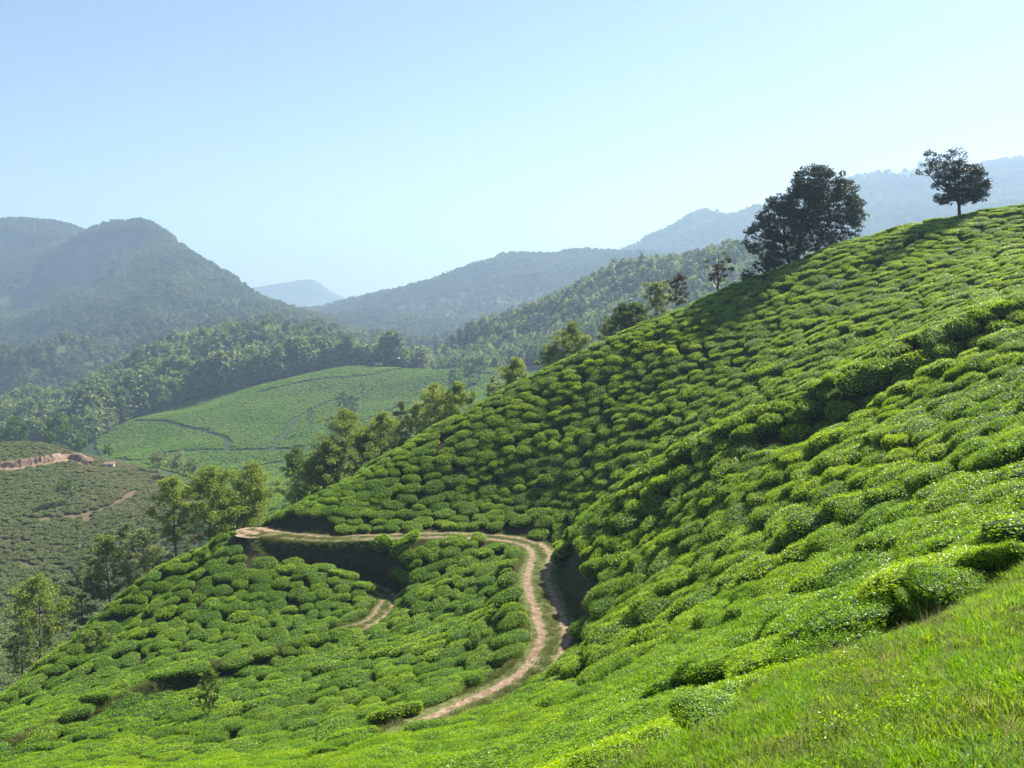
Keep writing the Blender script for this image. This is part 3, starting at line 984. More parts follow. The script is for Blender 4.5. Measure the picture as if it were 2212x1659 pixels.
# ------------------------------------------------------------------ trees
def tree_geo(kind, H, Wd, seed, leaf_L=None, dens=1.0):
    """returns (wood MB, leaf verts, leaf quads); base at the origin"""
    rng = np.random.default_rng(seed)
    mb = MB()
    lean = rng.normal(0, .03, 2) * H
    nseg = 9
    tr = []
    for i in range(nseg):
        t = i / (nseg - 1)
        tr.append(Vector((lean[0] * t + math.sin(t * 5 + seed) * .012 * H, lean[1] * t + math.cos(t * 4 + seed) * .012 * H, t * H * (.94 if kind != 'broad' else .6) - .3)))
    r0 = H * {'oak': .016, 'wispy': .013, 'broad': .03, 'round': .022}[kind]
    mb.tube(tr, [r0 * (1 - .85 * i / (nseg - 1)) for i in range(nseg)], 7)
    def on_trunk(t):
        f = min(max(t, 0), .999) * (nseg - 1)
        i = int(f)
        return tr[i].lerp(tr[i + 1], f - i)
    C, Rr = [], []
    if kind in ('oak', 'wispy'):
        t0 = max(.30 if kind == 'oak' else .36, 1 - 2.3 * Wd / H)
        nbr = int(46 * dens)
        for k in range(nbr):
            t = t0 + (1 - t0) * (k + rng.random()) / nbr
            s_ = (t - t0) / (1 - t0)
            env = Wd * .5 * (math.sin(math.pi * min(1, .18 + s_ * .80)) ** .8) * rng.uniform(.55, 1.12)
            a = k * 2.4 + rng.normal(0, .5)
            o = on_trunk(t)
            rise = rng.uniform(.25, .9) * env
            e = o + Vector((math.cos(a) * env, math.sin(a) * env, rise))
            mid = o.lerp(e, .5) + Vector((0, 0, -.08 * env))
            mb.tube([o, mid, e], [r0 * .3 * (1.15 - s_), r0 * .18, r0 * .06], 4, False)
            for q in (.45, .75, 1.0):
                if kind == 'wispy' and rng.random() < .3:
                    continue
                p = o.lerp(e, q)
                C.append(p + Vector(rng.normal(0, .04, 3)) * Wd)
                Rr.append(Wd * rng.uniform(.07, .125) * (1.1 if q > .6 else .8))
        for k in range(4):
            C.append(tr[-1] + Vector(rng.normal(0, .05, 3)) * Wd + Vector((0, 0, .02 * H)))
            Rr.append(Wd * .09)
    else:
        nl = 7 if kind == 'broad' else 6
        ends = []
        for k in range(nl):
            a = k * 6.283 / nl + rng.normal(0, .35)
            t = rng.uniform(.25, .75) if kind == 'broad' else rng.uniform(.2, .6)
            o = on_trunk(t)
            el = rng.uniform(.25, 1.2)
            R = Vector((math.cos(a) * math.cos(el) * Wd * .42, math.sin(a) * math.cos(el) * Wd * .42, math.sin(el) * H * .48))
            e = o + R
            e.z = min(max(e.z, H - 1.2 * Wd), H * .95)
            m_ = o.lerp(e, .5) + Vector(rng.normal(0, .03, 3)) * Wd
            mb.tube([o, m_, e], [r0 * .5, r0 * .33, r0 * .13], 6, False)
            for j in range(5):
                st = o.lerp(e, rng.uniform(.45, 1))
                dv = Vector(unit(1, rng)[0])
                dv.z = abs(dv.z) * .8
                e2 = st + dv * Wd * rng.uniform(.1, .24)
                mb.tube([st, st.lerp(e2, .5) + Vector((0, 0, .01 * H)), e2], [r0 * .14, r0 * .09, r0 * .04], 4, False)
                ends.append(e2)
        ch = min(.42 * H, .52 * Wd)
        cz = H * .98 - ch
        for k in range(int((160 if kind == 'broad' else 110) * dens)):
            d = unit(1, rng)[0]
            rr = rng.uniform(.55, 1.0) ** .6
            p = Vector((d[0] * Wd * .5 * rr, d[1] * Wd * .5 * rr, cz + d[2] * ch * rr))
            if rng.random() < .5:
                p = p.lerp(ends[int(rng.integers(len(ends)))], .55)
            C.append(p)
            Rr.append(Wd * rng.uniform(.05, .095))
    C = np.array([tuple(c) for c in C])
    Rr = np.array(Rr)
    L = leaf_L or .26
    per = np.clip((Rr ** 2 * 6.5 / (L * L * .4)).astype(int), 14, 110)
    ci = np.repeat(np.arange(len(C)), per)
    n = len(ci)
    d = unit(n, rng) * (rng.random(n) ** .45)[:, None]
    d[:, 2] *= .7
    P = C[ci] + d * Rr[ci][:, None]
    N = unit(n, rng) + np.array([0, 0, .5])
    N /= np.linalg.norm(N, axis=1, keepdims=True)
    lv, lf = leaf_cards(P, unit(n, rng), N, L * rng.uniform(.6, 1.4, n), .5, .08)
    return mb, lv, lf

def make_tree(name, label, cat, px, base_d, top_py, W_px, kind, mat, seed, field=NH, group=None, bark='bark', leaf_L=None, dens=1.0, base_py=None, sink=0.2, lobes=None):
    """a tree whose foot stands on the ground base_d metres ahead, under picture column px"""
    b = at(px, 700, base_d)
    z = float(field.h(b[0], b[1])) - sink
    H = at(px, top_py, base_d)[2] - z
    Wd = W_px / FPX * base_d * {'oak': 1.5, 'wispy': 1.12}.get(kind, 1.1)
    root = empty(name, (b[0], b[1], z), random.uniform(0, 6.28) if not lobes else 0)
    mb, lv, lf = tree_geo(kind, H, Wd, seed, leaf_L, dens)
    mb.build('trunk', M[bark], root, True)
    new_mesh('crown', lv, lf, [M[mat]], parent=root)
    tag(root, label, cat, group)
    return root, H, Wd

# the two trees that stand dark against the sky on the crest
def sculpted_tree(name, label, px, d, top_py, lobes, mat, bark, seed, trunks, leaf_L, cat='tree', field=NH):
    """crown of many leaf clumps filling the listed lobes (picture x, y, half width, half height, depth offset, density)"""
    rng = np.random.default_rng(seed)
    b = at(px, 700, d)
    z = float(field.h(b[0], b[1])) - .2
    root = empty(name, (b[0], b[1], z))
    base = np.array([b[0], b[1], z])
    C, R = [], []
    limbs = []
    for (lx, ly, hw, hh, dy, den) in lobes:
        c = at(lx, ly, d + dy) - base
        rx, rz = hw / FPX * d, hh / FPX * d
        ry = (rx + rz) / 2
        n = int(den * 25 * (rx * rz) ** .75)
        for k in range(max(n, 4)):
            v = unit(1, rng)[0] * rng.uniform(.35, 1.0) ** .5
            C.append(c + v * np.array([rx, ry, rz]))
            R.append(rng.uniform(.35, .75) * max(.8, (rx * rz) ** .25 * .6))
        # a limb into the lobe
        tb = trunks[int(rng.integers(len(trunks)))]
        s0 = at(tb[0], tb[1], d) - base
        s0 = np.array([s0[0], 0, max(s0[2], .6)])
        mid = s0 * .45 + c * .55 + np.array([0, 0, -.06 * abs(c[2])])
        r = .06 + .008 * c[2]
        bm_ = MB()
        limbs.append(bm_)
        bm_.tube([s0, mid, c], [r, r * .7, r * .3], 6, False)
        for k in range(6):
            st = Vector(mid).lerp(Vector(c), rng.uniform(.2, 1))
            v = unit(1, rng)[0] * np.array([rx, ry, rz]) * .85
            e = Vector(c + v)
            bm_.tube([st, st.lerp(e, .55), e], [r * .3, r * .2, r * .06], 4, False)
    stems = []
    for (tx, ty, r) in trunks:
        e = at(tx, ty, d) - base
        stems.append(MB())
        stems[-1].tube([(e[0] * .55, 0, -.5), (e[0] * .75, .1, e[2] * .5), (e[0], 0, max(e[2], .8))], [r, r * .8, r * .6], 8)
    C, R = np.array(C), np.array(R)
    per = np.clip((R ** 2 * 4.6 / (leaf_L ** 2 * .4)).astype(int), 10, 120)
    ci = np.repeat(np.arange(len(C)), per)
    n = len(ci)
    dd = unit(n, rng) * (rng.random(n) ** .4)[:, None]
    dd[:, 2] *= .65
    P = C[ci] + dd * R[ci][:, None]
    N = unit(n, rng) + np.array([0, 0, .6])
    N /= np.linalg.norm(N, axis=1, keepdims=True)
    lv, lf = leaf_cards(P, unit(n, rng), N, leaf_L * rng.uniform(.6, 1.4, n), .5, .08)
    stems = [m_.build('trunk', M[bark], root, True) for m_ in stems]
    for m_ in limbs:
        m_.build('branch', M[bark], stems[0], True)
    new_mesh('crown', lv, lf, [M[mat]], parent=root)
    tag(root, label, cat)
    return root

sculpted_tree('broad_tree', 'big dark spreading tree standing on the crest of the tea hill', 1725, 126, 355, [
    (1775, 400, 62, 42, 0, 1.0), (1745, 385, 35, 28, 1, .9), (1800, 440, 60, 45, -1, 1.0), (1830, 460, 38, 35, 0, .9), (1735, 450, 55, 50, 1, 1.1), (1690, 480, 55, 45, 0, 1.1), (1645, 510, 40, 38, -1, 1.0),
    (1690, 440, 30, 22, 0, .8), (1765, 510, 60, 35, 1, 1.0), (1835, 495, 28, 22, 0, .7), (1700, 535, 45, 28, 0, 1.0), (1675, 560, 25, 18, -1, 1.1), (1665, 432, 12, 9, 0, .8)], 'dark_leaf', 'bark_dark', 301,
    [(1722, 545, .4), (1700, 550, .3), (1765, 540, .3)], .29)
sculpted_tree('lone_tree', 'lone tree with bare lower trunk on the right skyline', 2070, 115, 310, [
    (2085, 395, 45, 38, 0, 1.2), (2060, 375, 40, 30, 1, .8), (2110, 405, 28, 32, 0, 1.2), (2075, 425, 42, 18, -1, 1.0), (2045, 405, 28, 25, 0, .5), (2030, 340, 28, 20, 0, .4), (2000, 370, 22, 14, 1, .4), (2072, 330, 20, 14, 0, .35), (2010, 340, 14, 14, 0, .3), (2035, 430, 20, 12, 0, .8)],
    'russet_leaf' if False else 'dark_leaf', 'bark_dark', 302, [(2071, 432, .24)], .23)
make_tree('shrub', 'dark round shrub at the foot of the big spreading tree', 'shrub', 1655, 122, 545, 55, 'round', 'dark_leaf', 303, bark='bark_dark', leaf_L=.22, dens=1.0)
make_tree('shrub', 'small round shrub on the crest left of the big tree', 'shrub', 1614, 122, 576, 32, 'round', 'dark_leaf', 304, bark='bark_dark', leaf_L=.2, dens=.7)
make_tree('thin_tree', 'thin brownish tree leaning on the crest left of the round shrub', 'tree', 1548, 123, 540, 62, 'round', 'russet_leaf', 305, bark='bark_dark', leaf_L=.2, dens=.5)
T = [  # px, d, top_py, width, kind, leaf, label
    (1458, 128, 588, 44, 'wispy', 'russet_leaf', 'almost bare reddish tree behind the crest, right of a pale tree'),
    (1420, 132, 605, 60, 'wispy', 'oak_leaf_grey', 'pale thin-leaved tree behind the crest between a bare tree and dark trees'),
    (1372, 136, 648, 46, 'oak', 'forest_leaf', 'dark green tree, right of a pair behind the tea crest'),
    (1342, 137, 652, 44, 'oak', 'forest_leaf', 'dark green tree, left of a pair behind the tea crest'),
    (1308, 140, 690, 52, 'wispy', 'oak_leaf_grey', 'loose grey-green tree left of the dark pair on the crest'),
    (1246, 142, 694, 62, 'oak', 'oak_leaf', 'bright yellow-green conical tree behind the crest'),
    (1198, 142, 738, 55, 'oak', 'oak_leaf', 'low green tree just left of the bright conical tree'),
    (1112, 142, 768, 60, 'oak', 'oak_leaf', 'bushy green tree alone behind the middle of the crest'),
    (1075, 150, 800, 50, 'wispy', 'oak_leaf_grey', 'greyish thin tree low behind the middle of the crest'),
    (985, 142, 820, 66, 'oak', 'oak_leaf', 'tall full tree, rightmost of the clump behind the lower crest'),
    (932, 143, 824, 72, 'oak', 'oak_leaf', 'tall full tree with pale trunk in the clump behind the lower crest'),
    (868, 150, 855, 62, 'wispy', 'oak_leaf_grey', 'hazy thin tree in the gap between two tree clumps'),
    (815, 138, 880, 78, 'oak', 'oak_leaf', 'leafy tree right of the tall yellowish tree'),
    (742, 132, 878, 95, 'oak', 'oak_leaf', 'tall yellowish tree with straight pale trunk above the lower crest'),
    (690, 128, 945, 70, 'oak', 'oak_leaf', 'green tree left of the tall yellowish tree'),
    (640, 135, 958, 66, 'oak', 'forest_leaf', 'dark rounded tree at the left end of the crest clump'),
    (960, 147, 838, 56, 'oak', 'oak_leaf_grey', 'lower hazy tree between the two tall full trees of the clump'),
    (900, 146, 866, 58, 'oak', 'oak_leaf', 'medium tree left of the tall full tree with pale trunk'),
    (842, 144, 898, 60, 'oak', 'oak_leaf_grey', 'grey-green tree just right of the leafy tree beside the yellowish one'),
    (778, 136, 915, 62, 'oak', 'oak_leaf', 'low green tree filling the gap right of the tall yellowish tree'),
    (716, 130, 930, 62, 'oak', 'oak_leaf_grey', 'low grey-green tree at the left foot of the tall yellowish tree'),
    (668, 126, 985, 56, 'oak', 'oak_leaf', 'small leafy tree next to the dark tree at the left end of the crest clump'),
    (478, 116, 1060, 60, 'oak', 'oak_leaf_grey', 'lower tree in the gap between two dense trees left of the road junction'),
    (525, 118, 1000, 85, 'oak', 'oak_leaf', 'dense green tree just left of the road junction'),
    (432, 112, 1008, 92, 'oak', 'oak_leaf', 'large double-topped tree left of the road junction'),
    (362, 108, 1022, 92, 'wispy', 'oak_leaf', 'slender tree with long bare trunk above the left slope'),
    (290, 116, 1130, 75, 'wispy', 'oak_leaf_grey', 'pale faint tree below the slender bare-trunked tree'),
    (318, 112, 1180, 60, 'round', 'forest_leaf', 'low dark bushy tree at the edge of the left slope'),
    (252, 108, 1120, 66, 'wispy', 'oak_leaf_grey', 'thin upright tree with bare stem at the left slope'),
    (210, 104, 1150, 74, 'wispy', 'oak_leaf', 'dark narrow tree beside the thin upright tree'),
    (148, 102, 1208, 74, 'wispy', 'oak_leaf_grey', 'pale olive tree between two dark trees at left'),
    (52, 96, 1242, 120, 'wispy', 'oak_leaf', 'broad dark tree near the left border of the picture'),
    (8, 90, 1335, 60, 'wispy', 'forest_leaf', 'thin tree cut by the left border of the picture'),
    (178, 84, 1348, 66, 'wispy', 'oak_leaf', 'pale feathery young tree among the tea on the left slope'),
    (424, 58, 1438, 46, 'wispy', 'oak_leaf', 'small feathery sapling standing alone in the lower left tea field'),
]
for i, (px, d, tp, w, kind, leaf, lab) in enumerate(T):
    make_tree('silver_oak' if kind in ('oak', 'wispy') else 'bushy_tree', lab, 'tree', px, d, tp, w, kind, leaf, 400 + i, leaf_L=.2 if d < 90 else .26, dens=1.0 if kind != 'round' else .8, sink=.3)
TV = [
    (20, 450, 900, 42, 'oak', 'forest_leaf', 'dark tree behind the brown hill at the left border'),
    (112, 440, 893, 44, 'oak', 'forest_leaf', 'dark tree behind the brown hill above the red earth cut'),
    (160, 430, 935, 30, 'round', 'forest_leaf', 'low bush beside the end of the red earth cut'),
    (222, 400, 955, 24, 'round', 'oak_leaf', 'small light green tree near the hut'),
    (130, 300, 1036, 42, 'wispy', 'forest_leaf', 'single slim tree on the brown hillside'),
    (330, 360, 968, 52, 'round', 'oak_leaf_grey', 'pale rounded tree in the valley right of the hut'),
    (372, 350, 970, 58, 'round', 'oak_leaf_grey', 'pale rounded tree left of the valley stream bed'),
    (405, 345, 985, 48, 'round', 'oak_leaf_grey', 'lower pale tree right of the pale rounded pair'),
    (590, 330, 1040, 55, 'round', 'oak_leaf_grey', 'hazy bush in the valley behind the road junction'),
    (668, 560, 876, 20, 'wispy', 'forest_leaf', 'small lone tree with a shadow in the middle of the tea field'),
    (738, 600, 845, 24, 'oak', 'forest_leaf', 'small dark tree on the tea field, left of a pair'),
    (782, 620, 822, 22, 'wispy', 'oak_leaf_grey', 'thin tree on the tea field near the path'),
    (758, 590, 850, 22, 'oak', 'oak_leaf_grey', 'small pale tree on the tea field, right of a pair'),
    (816, 735, 786, 16, 'wispy', 'oak_leaf_grey', 'tiny thin tree at the top of the tea field'),
    (1012, 640, 768, 26, 'oak', 'oak_leaf_grey', 'pale conical tree, left of two in front of the wooded ridge'),
    (1036, 645, 765, 28, 'oak', 'oak_leaf_grey', 'pale conical tree, right of two in front of the wooded ridge'),
    (978, 630, 795, 22, 'oak', 'oak_leaf_grey', 'small pale conical tree at the right end of the tea field'),
]
for i, (px, d, tp, w, kind, leaf, lab) in enumerate(TV):
    make_tree('valley_tree', lab, 'tree', px, d, tp, w, kind, leaf, 500 + i, field=VF, leaf_L=.75, dens=.7, sink=.5)

# ------------------------------------------------------------------ woods on the valley hills and the mountains
def wood_tree(name, seed, H, Wd, L, ncl, leaf, cone=False):
    rng = np.random.default_rng(seed)
    C, R = [], []
    for k in range(ncl):
        t = (k + rng.random()) / ncl
        z = H * (.22 + .76 * t)
        env = Wd * .5 * (math.sin(math.pi * (.2 + .78 * t)) if not cone else 1.05 - t)
        a = k * 2.4
        r = env * rng.uniform(.35, .8)
        C.append((r * math.cos(a), r * math.sin(a), z))
        R.append(Wd * rng.uniform(.14, .24))
    C, R = np.array(C), np.array(R)
    per = 16
    ci = np.repeat(np.arange(ncl), per)
    n = len(ci)
    P = C[ci] + unit(n, rng) * (R[ci] * rng.random(n) ** .4)[:, None]
    N = unit(n, rng) + np.array([0, 0, .5])
    N /= np.linalg.norm(N, axis=1, keepdims=True)
    lv, lf = leaf_cards(P, unit(n, rng), N, L * rng.uniform(.6, 1.4, n), .6, .08)
    mb = MB()
    mb.tube([(0, 0, -2), (0, 0, H * .5), (0, 0, H * .92)], [H * .015, H * .01, H * .004], 4, False)
    V = np.vstack([np.array(mb.v), lv])
    b = len(mb.v)
    F = list(mb.f) + [tuple(int(i) + b for i in f) for f in lf]
    return new_mesh(name, V, F, [M['bark'], M[leaf]], [0] * len(mb.f) + [1] * len(lf), link=False)

wood_protos = [wood_tree('wood_tree', 600 + i, 1.0, .55 + .07 * (i % 3), .10, 17, ('forest_leaf', 'forest_leaf', 'oak_leaf_grey', 'forest_leaf', 'dark_leaf', 'oak_leaf')[i], i % 3 == 0) for i in range(6)]
cW = proto_collection('wood_trees', wood_protos)
mount_protos = [wood_tree('mountain_tree', 620 + i, 1.0, .8, .22, 11, 'mountain_leaf') for i in range(5)]
cM = proto_collection('mountain_trees', mount_protos)

WOODHILL = [map_of(*p) for p in ((-350, 940, 660), (60, 950, 650), (150, 965, 610), (215, 940, 640), (250, 905, 665), (300, 880, 695), (420, 845, 720), (600, 815, 750), (690, 795, 772), (760, 790, 772), (860, 795, 755), (920, 790, 750), (930, 780, 1000), (600, 740, 1000), (-350, 900, 980))]
RIDGE = [map_of(*p) for p in ((880, 780, 790), (1000, 795, 735), (1100, 790, 700), (1250, 760, 620), (1500, 680, 560), (2000, 650, 520), (2400, 650, 520), (2400, 600, 1000), (1500, 600, 1000), (1000, 720, 1010), (860, 770, 1010))]
def forest(name, F, poly, n, h0, h1, lab, nf, seed, sel=None, coll=cW, npro=6, wfac=1.0, slack=4, also=()):
    rng = np.random.default_rng(seed)
    if poly is not None:
        P = np.array(poly)
        lo, hi = P.min(0), P.max(0)
    else:
        lo, hi = np.array([F.x0, F.y0]), np.array([F.xs[-1], F.ys[-1]])
    x = rng.uniform(lo[0], hi[0], n)
    y = rng.uniform(lo[1], hi[1], n)
    m = F.inside(x, y)
    if poly is not None:
        m &= poly_mask(poly, x, y)
    z = F.h(x, y)
    px, py = project(x, y, z)
    m &= (px > -150) & (px < 2360)
    if sel is not None:
        m &= sel(x, y, z, rng)
    x, y, z = x[m], y[m], z[m]
    k = F.visible(x, y, z + h1, slack, 50)
    for G in also:
        k &= G.visible(x, y, z + h1 + 4, 0, 40)
    x, y, z = x[k], y[k], z[k]
    k = len(x)
    h = rng.uniform(h0, h1, k) * (.5 + 1.0 * fbm(x * nf, y * nf, seed))
    rot = np.stack([np.zeros(k), np.zeros(k), rng.uniform(0, 6.28, k)], -1)
    wv = h * wfac * rng.uniform(.75, 1.35, k)
    sc = np.stack([wv, wv, h], -1)
    scatter(name, coll, np.stack([x, y, z - .3], -1), rot, sc, rng.integers(0, npro, k), lab, 'forest')
    print(name, k)
forest('hill_wood', VF, WOODHILL, 15000, 10, 22, 'wood covering the round hill above the tea field', .03, 31, also=(NH,))
SHADE_TREE_BELT = [map_of(*p) for p in ((190, 950, 640), (245, 905, 676), (300, 878, 703), (420, 843, 724), (600, 813, 748), (690, 794, 768), (760, 789, 768), (860, 793, 752), (862, 790, 772), (760, 785, 795), (690, 789, 795), (600, 805, 775), (420, 832, 752), (300, 868, 730), (235, 895, 705), (170, 945, 670))]  # belt of extra tall trees, added to darken the field's upper edge with shade
forest('margin_shade_trees', VF, SHADE_TREE_BELT, 5200, 18, 30, 'extra tall trees added along the wood edge to shade the tea field', .05, 36, also=(NH,))
forest('ridge_wood', VF, RIDGE, 16000, 8, 19, 'wood covering the ridge behind the tea hill', .03, 32, also=(NH,))
def ml_sel(x, y, z, rng):
    gx, gy = ML.grad(x, y, 20)
    bare = (z > -60) & (np.hypot(gx, gy) > .62 + .5 * fbm(x * .02, y * .02, 98, 3)) if True else (fbm(x * .007, y * .004, 99, 4) + rng.normal(0, .05, len(x)) > .58) & (z > -20) & (np.interp(CX + FPX * x / y, [0, 200, 350, 740], [2300, 2110, 1990, 1430]) - y > 60)
    return (fbm(x * .006, y * .006, 71, 4) + rng.normal(0, .09, len(x)) > .30) & (np.hypot(gx, gy) < .85) & ~bare
forest('mountain_wood', ML, None, 60000, 9, 17, 'forest covering the big mountain on the left', .01, 33, ml_sel, cM, 5, 1.1, 8, (VF, NH))
def mr_sel(x, y, z, rng):
    return fbm(x * .0055, y * .0055, 72, 4) + rng.normal(0, .11, len(x)) > np.where(y > 2250, .1, .47)
forest('tea_mountain_wood', MR, None, 42000, 10, 18, 'woods and tree lines on the mountain in the middle distance', .01, 34, mr_sel, cM, 5, 1.1, 8, (VF, NH))
def me_sel(x, y, z, rng):
    return fbm(x * .004, y * .004, 73, 4) + rng.normal(0, .06, len(x)) > .42
forest('ridge_mountain_wood', ME, None, 42000, 12, 24, 'forest on the blue mountain behind the trees on the right', .01, 35, me_sel, cM, 5, 1.2, 10, (VF, NH))

# ------------------------------------------------------------------ red road cut and hut on the brown hill
def earth_cut(name, C, F, h, mat):
    V, n = [], len(C)
    T = np.gradient(C[:, :2], axis=0)
    T /= np.linalg.norm(T, axis=1, keepdims=True)
    rows = 7
    for i in range(n):
        nx, ny = -T[i, 1], T[i, 0]                                  # uphill side (away from the camera)
        if ny < 0: nx, ny = -nx, -ny
        hh = h * (.55 + .45 * math.sin(math.pi * i / (n - 1))) * random.uniform(.75, 1.2)
        z0 = float(F.h(C[i, 0], C[i, 1]))
        prof = [(-3.2, -.2), (-1.8, .25), (0, .35), (.3, .9), (.9, hh * .6), (1.5, hh), (3.4, hh * .9)]
        for (o, zz) in prof:
            o2 = o + random.uniform(-.3, .3)
            V.append((C[i, 0] + nx * o2, C[i, 1] + ny * o2, z0 + zz + random.uniform(-.15, .15)))
    idx = np.arange(n * rows).reshape(n, rows)
    q = np.stack([idx[:-1, :-1], idx[1:, :-1], idx[1:, 1:], idx[:-1, 1:]], -1).reshape(-1, 4)
    return tag(new_mesh(name, V, np.ascontiguousarray(q), [mat]), kind='structure')
CUT2 = CUT[np.linspace(0, len(CUT) - 1, len(CUT) * 3).astype(int)]
CUTd = np.stack([np.interp(np.linspace(0, len(CUT) - 1, 90), np.arange(len(CUT)), CUT[:, k]) for k in range(3)], -1)
earth_cut('earth_bank', CUTd, VF, 3.0, M['redcut'])

hb = at(236, 990, 352)
hz = float(VF.h(hb[0], hb[1]))
hut = empty('hut', (hb[0], hb[1], hz), .25)
hut.scale = (.75, .75, .75)
M['plaster'] = simple('plaster', (0.55, 0.52, 0.47), (0.72, 0.7, 0.66), 1.2, bump=0)
M['tin'] = simple('tin_roof', (0.18, 0.12, 0.09), (0.3, 0.2, 0.15), 1.0, bump=0)
M['door'] = simple('door_paint', (0.06, 0.05, 0.04), (0.1, 0.08, 0.06), 3.0, bump=0)
mb = MB(); mb.box((-2.2, -1.5, -1), (2.2, 1.5, 2.3)); mb.build('wall', M['plaster'], hut)
mb = MB()
mb.v = [(-2.7, -2, 2.25), (2.7, -2, 2.25), (2.7, 2, 2.25), (-2.7, 2, 2.25), (-2.7, 0, 3.3), (2.7, 0, 3.3)]
mb.f = [(0, 1, 5, 4), (2, 3, 4, 5), (1, 2, 5), (3, 0, 4), (3, 2, 1, 0)]
mb.build('roof', M['tin'], hut)
mb = MB(); mb.box((-.3, -1.56, -.9), (.6, -1.44, 1.7)); mb.build('door', M['door'], hut)
mb = MB(); mb.box((1.1, -1.56, .7), (1.8, -1.44, 1.5)); mb.build('window', M['door'], hut)
tag(hut, 'tiny white hut with brown roof in the valley right of the red earth cut', 'hut')

# ------------------------------------------------------------------ meadow grass
def tuft(name, seed, nbl, h, spread, width, mat='grass_blade'):
    rng = np.random.default_rng(seed)
    V, F = [], []
    for k in range(nbl):
        a, r = rng.uniform(0, 6.28), spread * rng.random() ** .5
        b = np.array([r * math.cos(a), r * math.sin(a), -.01])
        hh = h * rng.uniform(.45, 1.25)
        d = rng.uniform(0, 6.28)
        out = np.array([math.cos(d), math.sin(d), 0])
        sd = np.array([-math.sin(d), math.cos(d), 0]) * width * rng.uniform(.6, 1.3)
        cv = rng.uniform(.15, .8) * hh
        m_ = b + out * cv * .35 + np.array([0, 0, hh * .6])
        t_ = b + out * cv + np.array([0, 0, hh])
        i = len(V)
        V += [b - sd, b + sd, m_ + sd * .75, m_ - sd * .75, t_]
        F += [(i, i + 1, i + 2, i + 3), (i + 3, i + 2, i + 4)]
    return new_mesh(name, V, F, [M[mat]], link=False)
cG = proto_collection('grass_tufts', [tuft('grass_tuft', 700 + i, 34, .06 + .03 * (i % 3), .09, .0036) for i in range(6)])
rng = np.random.default_rng(51)
n = 110000
x = rng.uniform(-1, 18, n); y = rng.uniform(2.2, 17.5, n)
gsv = grass_side(x, y)
z = NH.h(x, y)
px, py = project(x, y, z)
dens = np.clip(9.0 / np.hypot(x, y), .25, 1.0) * (.45 + .55 * sstep(.36, .5, fbm(x * 1.6, y * 1.6, 44, 3)))
m = (gsv > -.7 + rng.normal(0, .15, n)) & (px > 1100) & (px < 2330) & (py < 1850) & (rng.random(n) < dens)
x, y, z = x[m], y[m], z[m]
k = len(x)
dist = np.hypot(x, y)
gx, gy = NH.grad(x, y)
hs = (.35 + 1.2 * fbm(x * 1.3, y * 1.3, 12, 3)) * (.5 + dist * .018) * rng.uniform(.7, 1.3, k)
gpos = np.stack([x, y, z], -1)
scatter('grass', cG, np.stack([x, y, z], -1), tilt_euler(gx, gy, .6, rng.uniform(0, 6.28, k)) + rng.normal(0, .22, (k, 3)), np.stack([hs * 1.6, hs * 1.6, hs], -1), rng.integers(0, 6, k), 'bright green meadow grass in the lower right corner', 'grass')
print('grass', k)
# broad-leaved weeds and dry stalks in the meadow
def weed(name, seed, n, r, h, L, mat):
    rng = np.random.default_rng(seed)
    a = rng.uniform(0, 6.28, n)
    rr = r * rng.random(n) ** .6
    P = np.stack([rr * np.cos(a), rr * np.sin(a), h * rng.random(n)], -1)
    N = unit(n, rng) * .8 + np.array([0, 0, .8])
    N /= np.linalg.norm(N, axis=1, keepdims=True)
    lv, lf = leaf_cards(P, unit(n, rng), N, L * rng.uniform(.6, 1.4, n), .55, .1)
    return new_mesh(name, lv, lf, [M[mat]], link=False)
cE = proto_collection('weeds', [weed('weed', 740 + i, 150, .15, .07 + .02 * (i % 3), .02, ('tea_leaf', 'dry_grass', 'forest_leaf', 'tea_leaf', 'dry_grass')[i % 5]) for i in range(8)])
rng = np.random.default_rng(53)
n = 5200
x = rng.uniform(-1, 18, n); y = rng.uniform(2.6, 17.5, n)
gsv = grass_side(x, y)
z = NH.h(x, y)
px, py = project(x, y, z)
m = (gsv > -.6) & (px > 1100) & (px < 2330) & (py < 1850) & ((fbm(x * .8, y * .8, 45, 3) > .52) | (rng.random(n) < .08) | (gsv < .4))
x, y, z = x[m], y[m], z[m]
k = len(x)
gx, gy = NH.grad(x, y)
hs = rng.uniform(.4, 1.2, k)
scatter('meadow_weeds', cE, np.stack([x, y, z], -1), tilt_euler(gx, gy, .8, rng.uniform(0, 6.28, k)), np.stack([hs, hs, hs * rng.uniform(.6, 1.5, k)], -1), rng.integers(0, 8, k), 'low broad-leaved weeds scattered through the meadow grass', 'weeds')
cS = proto_collection('dry_stalks', [tuft('dry_stalk', 760 + i, 7, .2 + .05 * i, .06, .0022, 'straw') for i in range(3)])
k = 700
sel = np.random.default_rng(54).integers(0, len(gpos), k)
scatter('dry_stalks', cS, gpos[sel], np.random.default_rng(55).normal(0, .3, (k, 3)), np.random.default_rng(56).uniform(.4, 1.1, (k, 1)) * np.ones((1, 3)), np.random.default_rng(57).integers(0, 3, k), 'dry straw-coloured stalks standing in the meadow grass', 'grass')
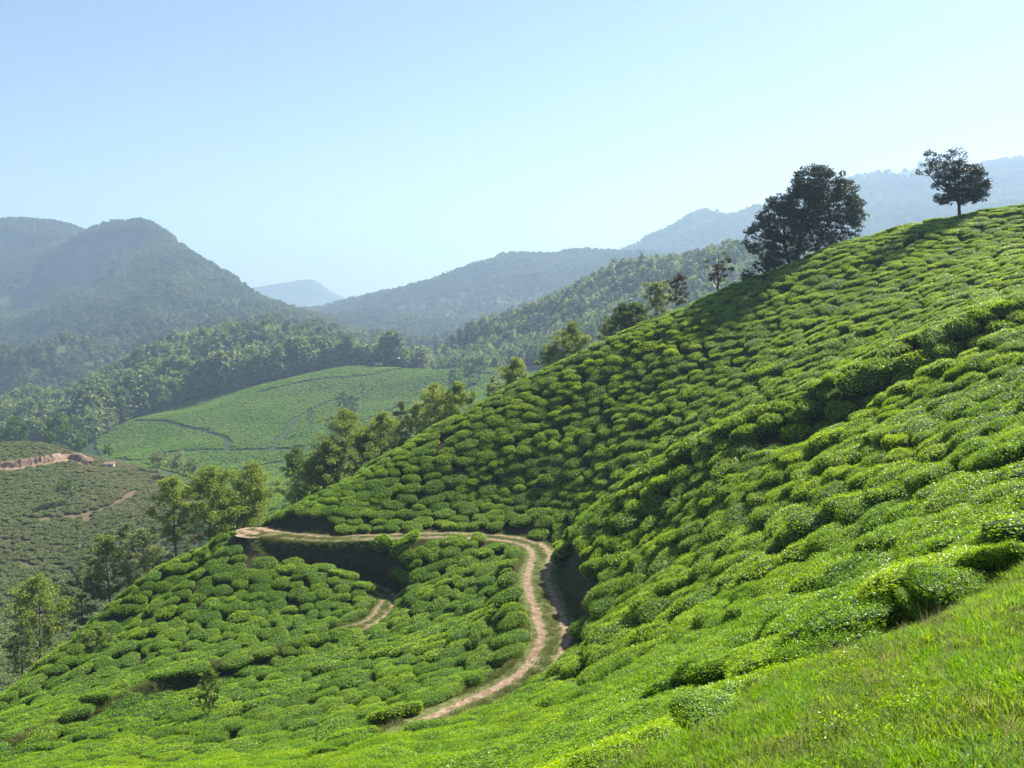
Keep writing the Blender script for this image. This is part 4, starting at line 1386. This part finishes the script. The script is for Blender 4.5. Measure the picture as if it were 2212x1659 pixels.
# grass along the roads
rng = np.random.default_rng(52)
P = []
for C, hw in ((road_c, 1.7), (track_c[:62], 1.2)):
    Tn = np.gradient(C[:, :2], axis=0)
    Tn /= np.linalg.norm(Tn, axis=1, keepdims=True)
    for _ in range(5200 if hw > 1.5 else 2500):
        i = rng.integers(0, len(C) - 1)
        t = rng.random()
        c = C[i] * (1 - t) + C[i + 1] * t
        s_ = rng.choice([0, 1, -1], p=[.4, .3, .3])
        o = rng.normal(0, .22) if s_ == 0 else s_ * (hw + rng.normal(.15, .3))
        P.append((c[0] - Tn[i, 1] * o, c[1] + Tn[i, 0] * o))
P = np.array(P)
z = NH.h(P[:, 0], P[:, 1]) + .06
k = len(P)
hs = rng.uniform(.8, 1.9, k)
cD = proto_collection('dry_tufts', [tuft('dry_tuft', 720 + i, 26, .06 + .03 * (i % 3), .09, .005, 'dry_grass') for i in range(6)])
C = track_c[58:]
extra = np.array([C[i] * (1 - t) + C[i + 1] * t for i, t in zip(rng.integers(0, len(C) - 1, 3500), rng.random(3500))])[:, :2] + rng.normal(0, .55, (3500, 2))
P = np.vstack([P, extra])
z = NH.h(P[:, 0], P[:, 1]) + np.where(np.arange(len(P)) < len(P) - 3500, .06, 0)
k = len(P)
hs = rng.uniform(.8, 1.9, k)
scatter('roadside_grass', cD, np.column_stack([P, z]), np.stack([np.zeros(k), np.zeros(k), rng.uniform(0, 6.28, k)], -1), np.stack([hs * 1.8, hs * 1.8, hs], -1), rng.integers(0, 6, k), 'short grass on the crown and verges of the dirt road', 'grass')

# ------------------------------------------------------------------ haze
hz_m = bpy.data.materials.new('haze')
hz_m.use_nodes = True
nt = hz_m.node_tree
nt.nodes.remove(nt.nodes['Principled BSDF'])
pv = nt.nodes.new('ShaderNodeVolumePrincipled')
pv.inputs['Color'].default_value = (0.52, 0.74, 1.0, 1)
pv.inputs['Density'].default_value = 0.00024
pv.inputs['Anisotropy'].default_value = 0.25
nt.links.new(pv.outputs[0], nt.nodes['Material Output'].inputs['Volume'])
mb = MB()
mb.box((-9300, -2300, -230), (9300, 9300, 620))
tag(mb.build('haze', hz_m), kind='stuff')
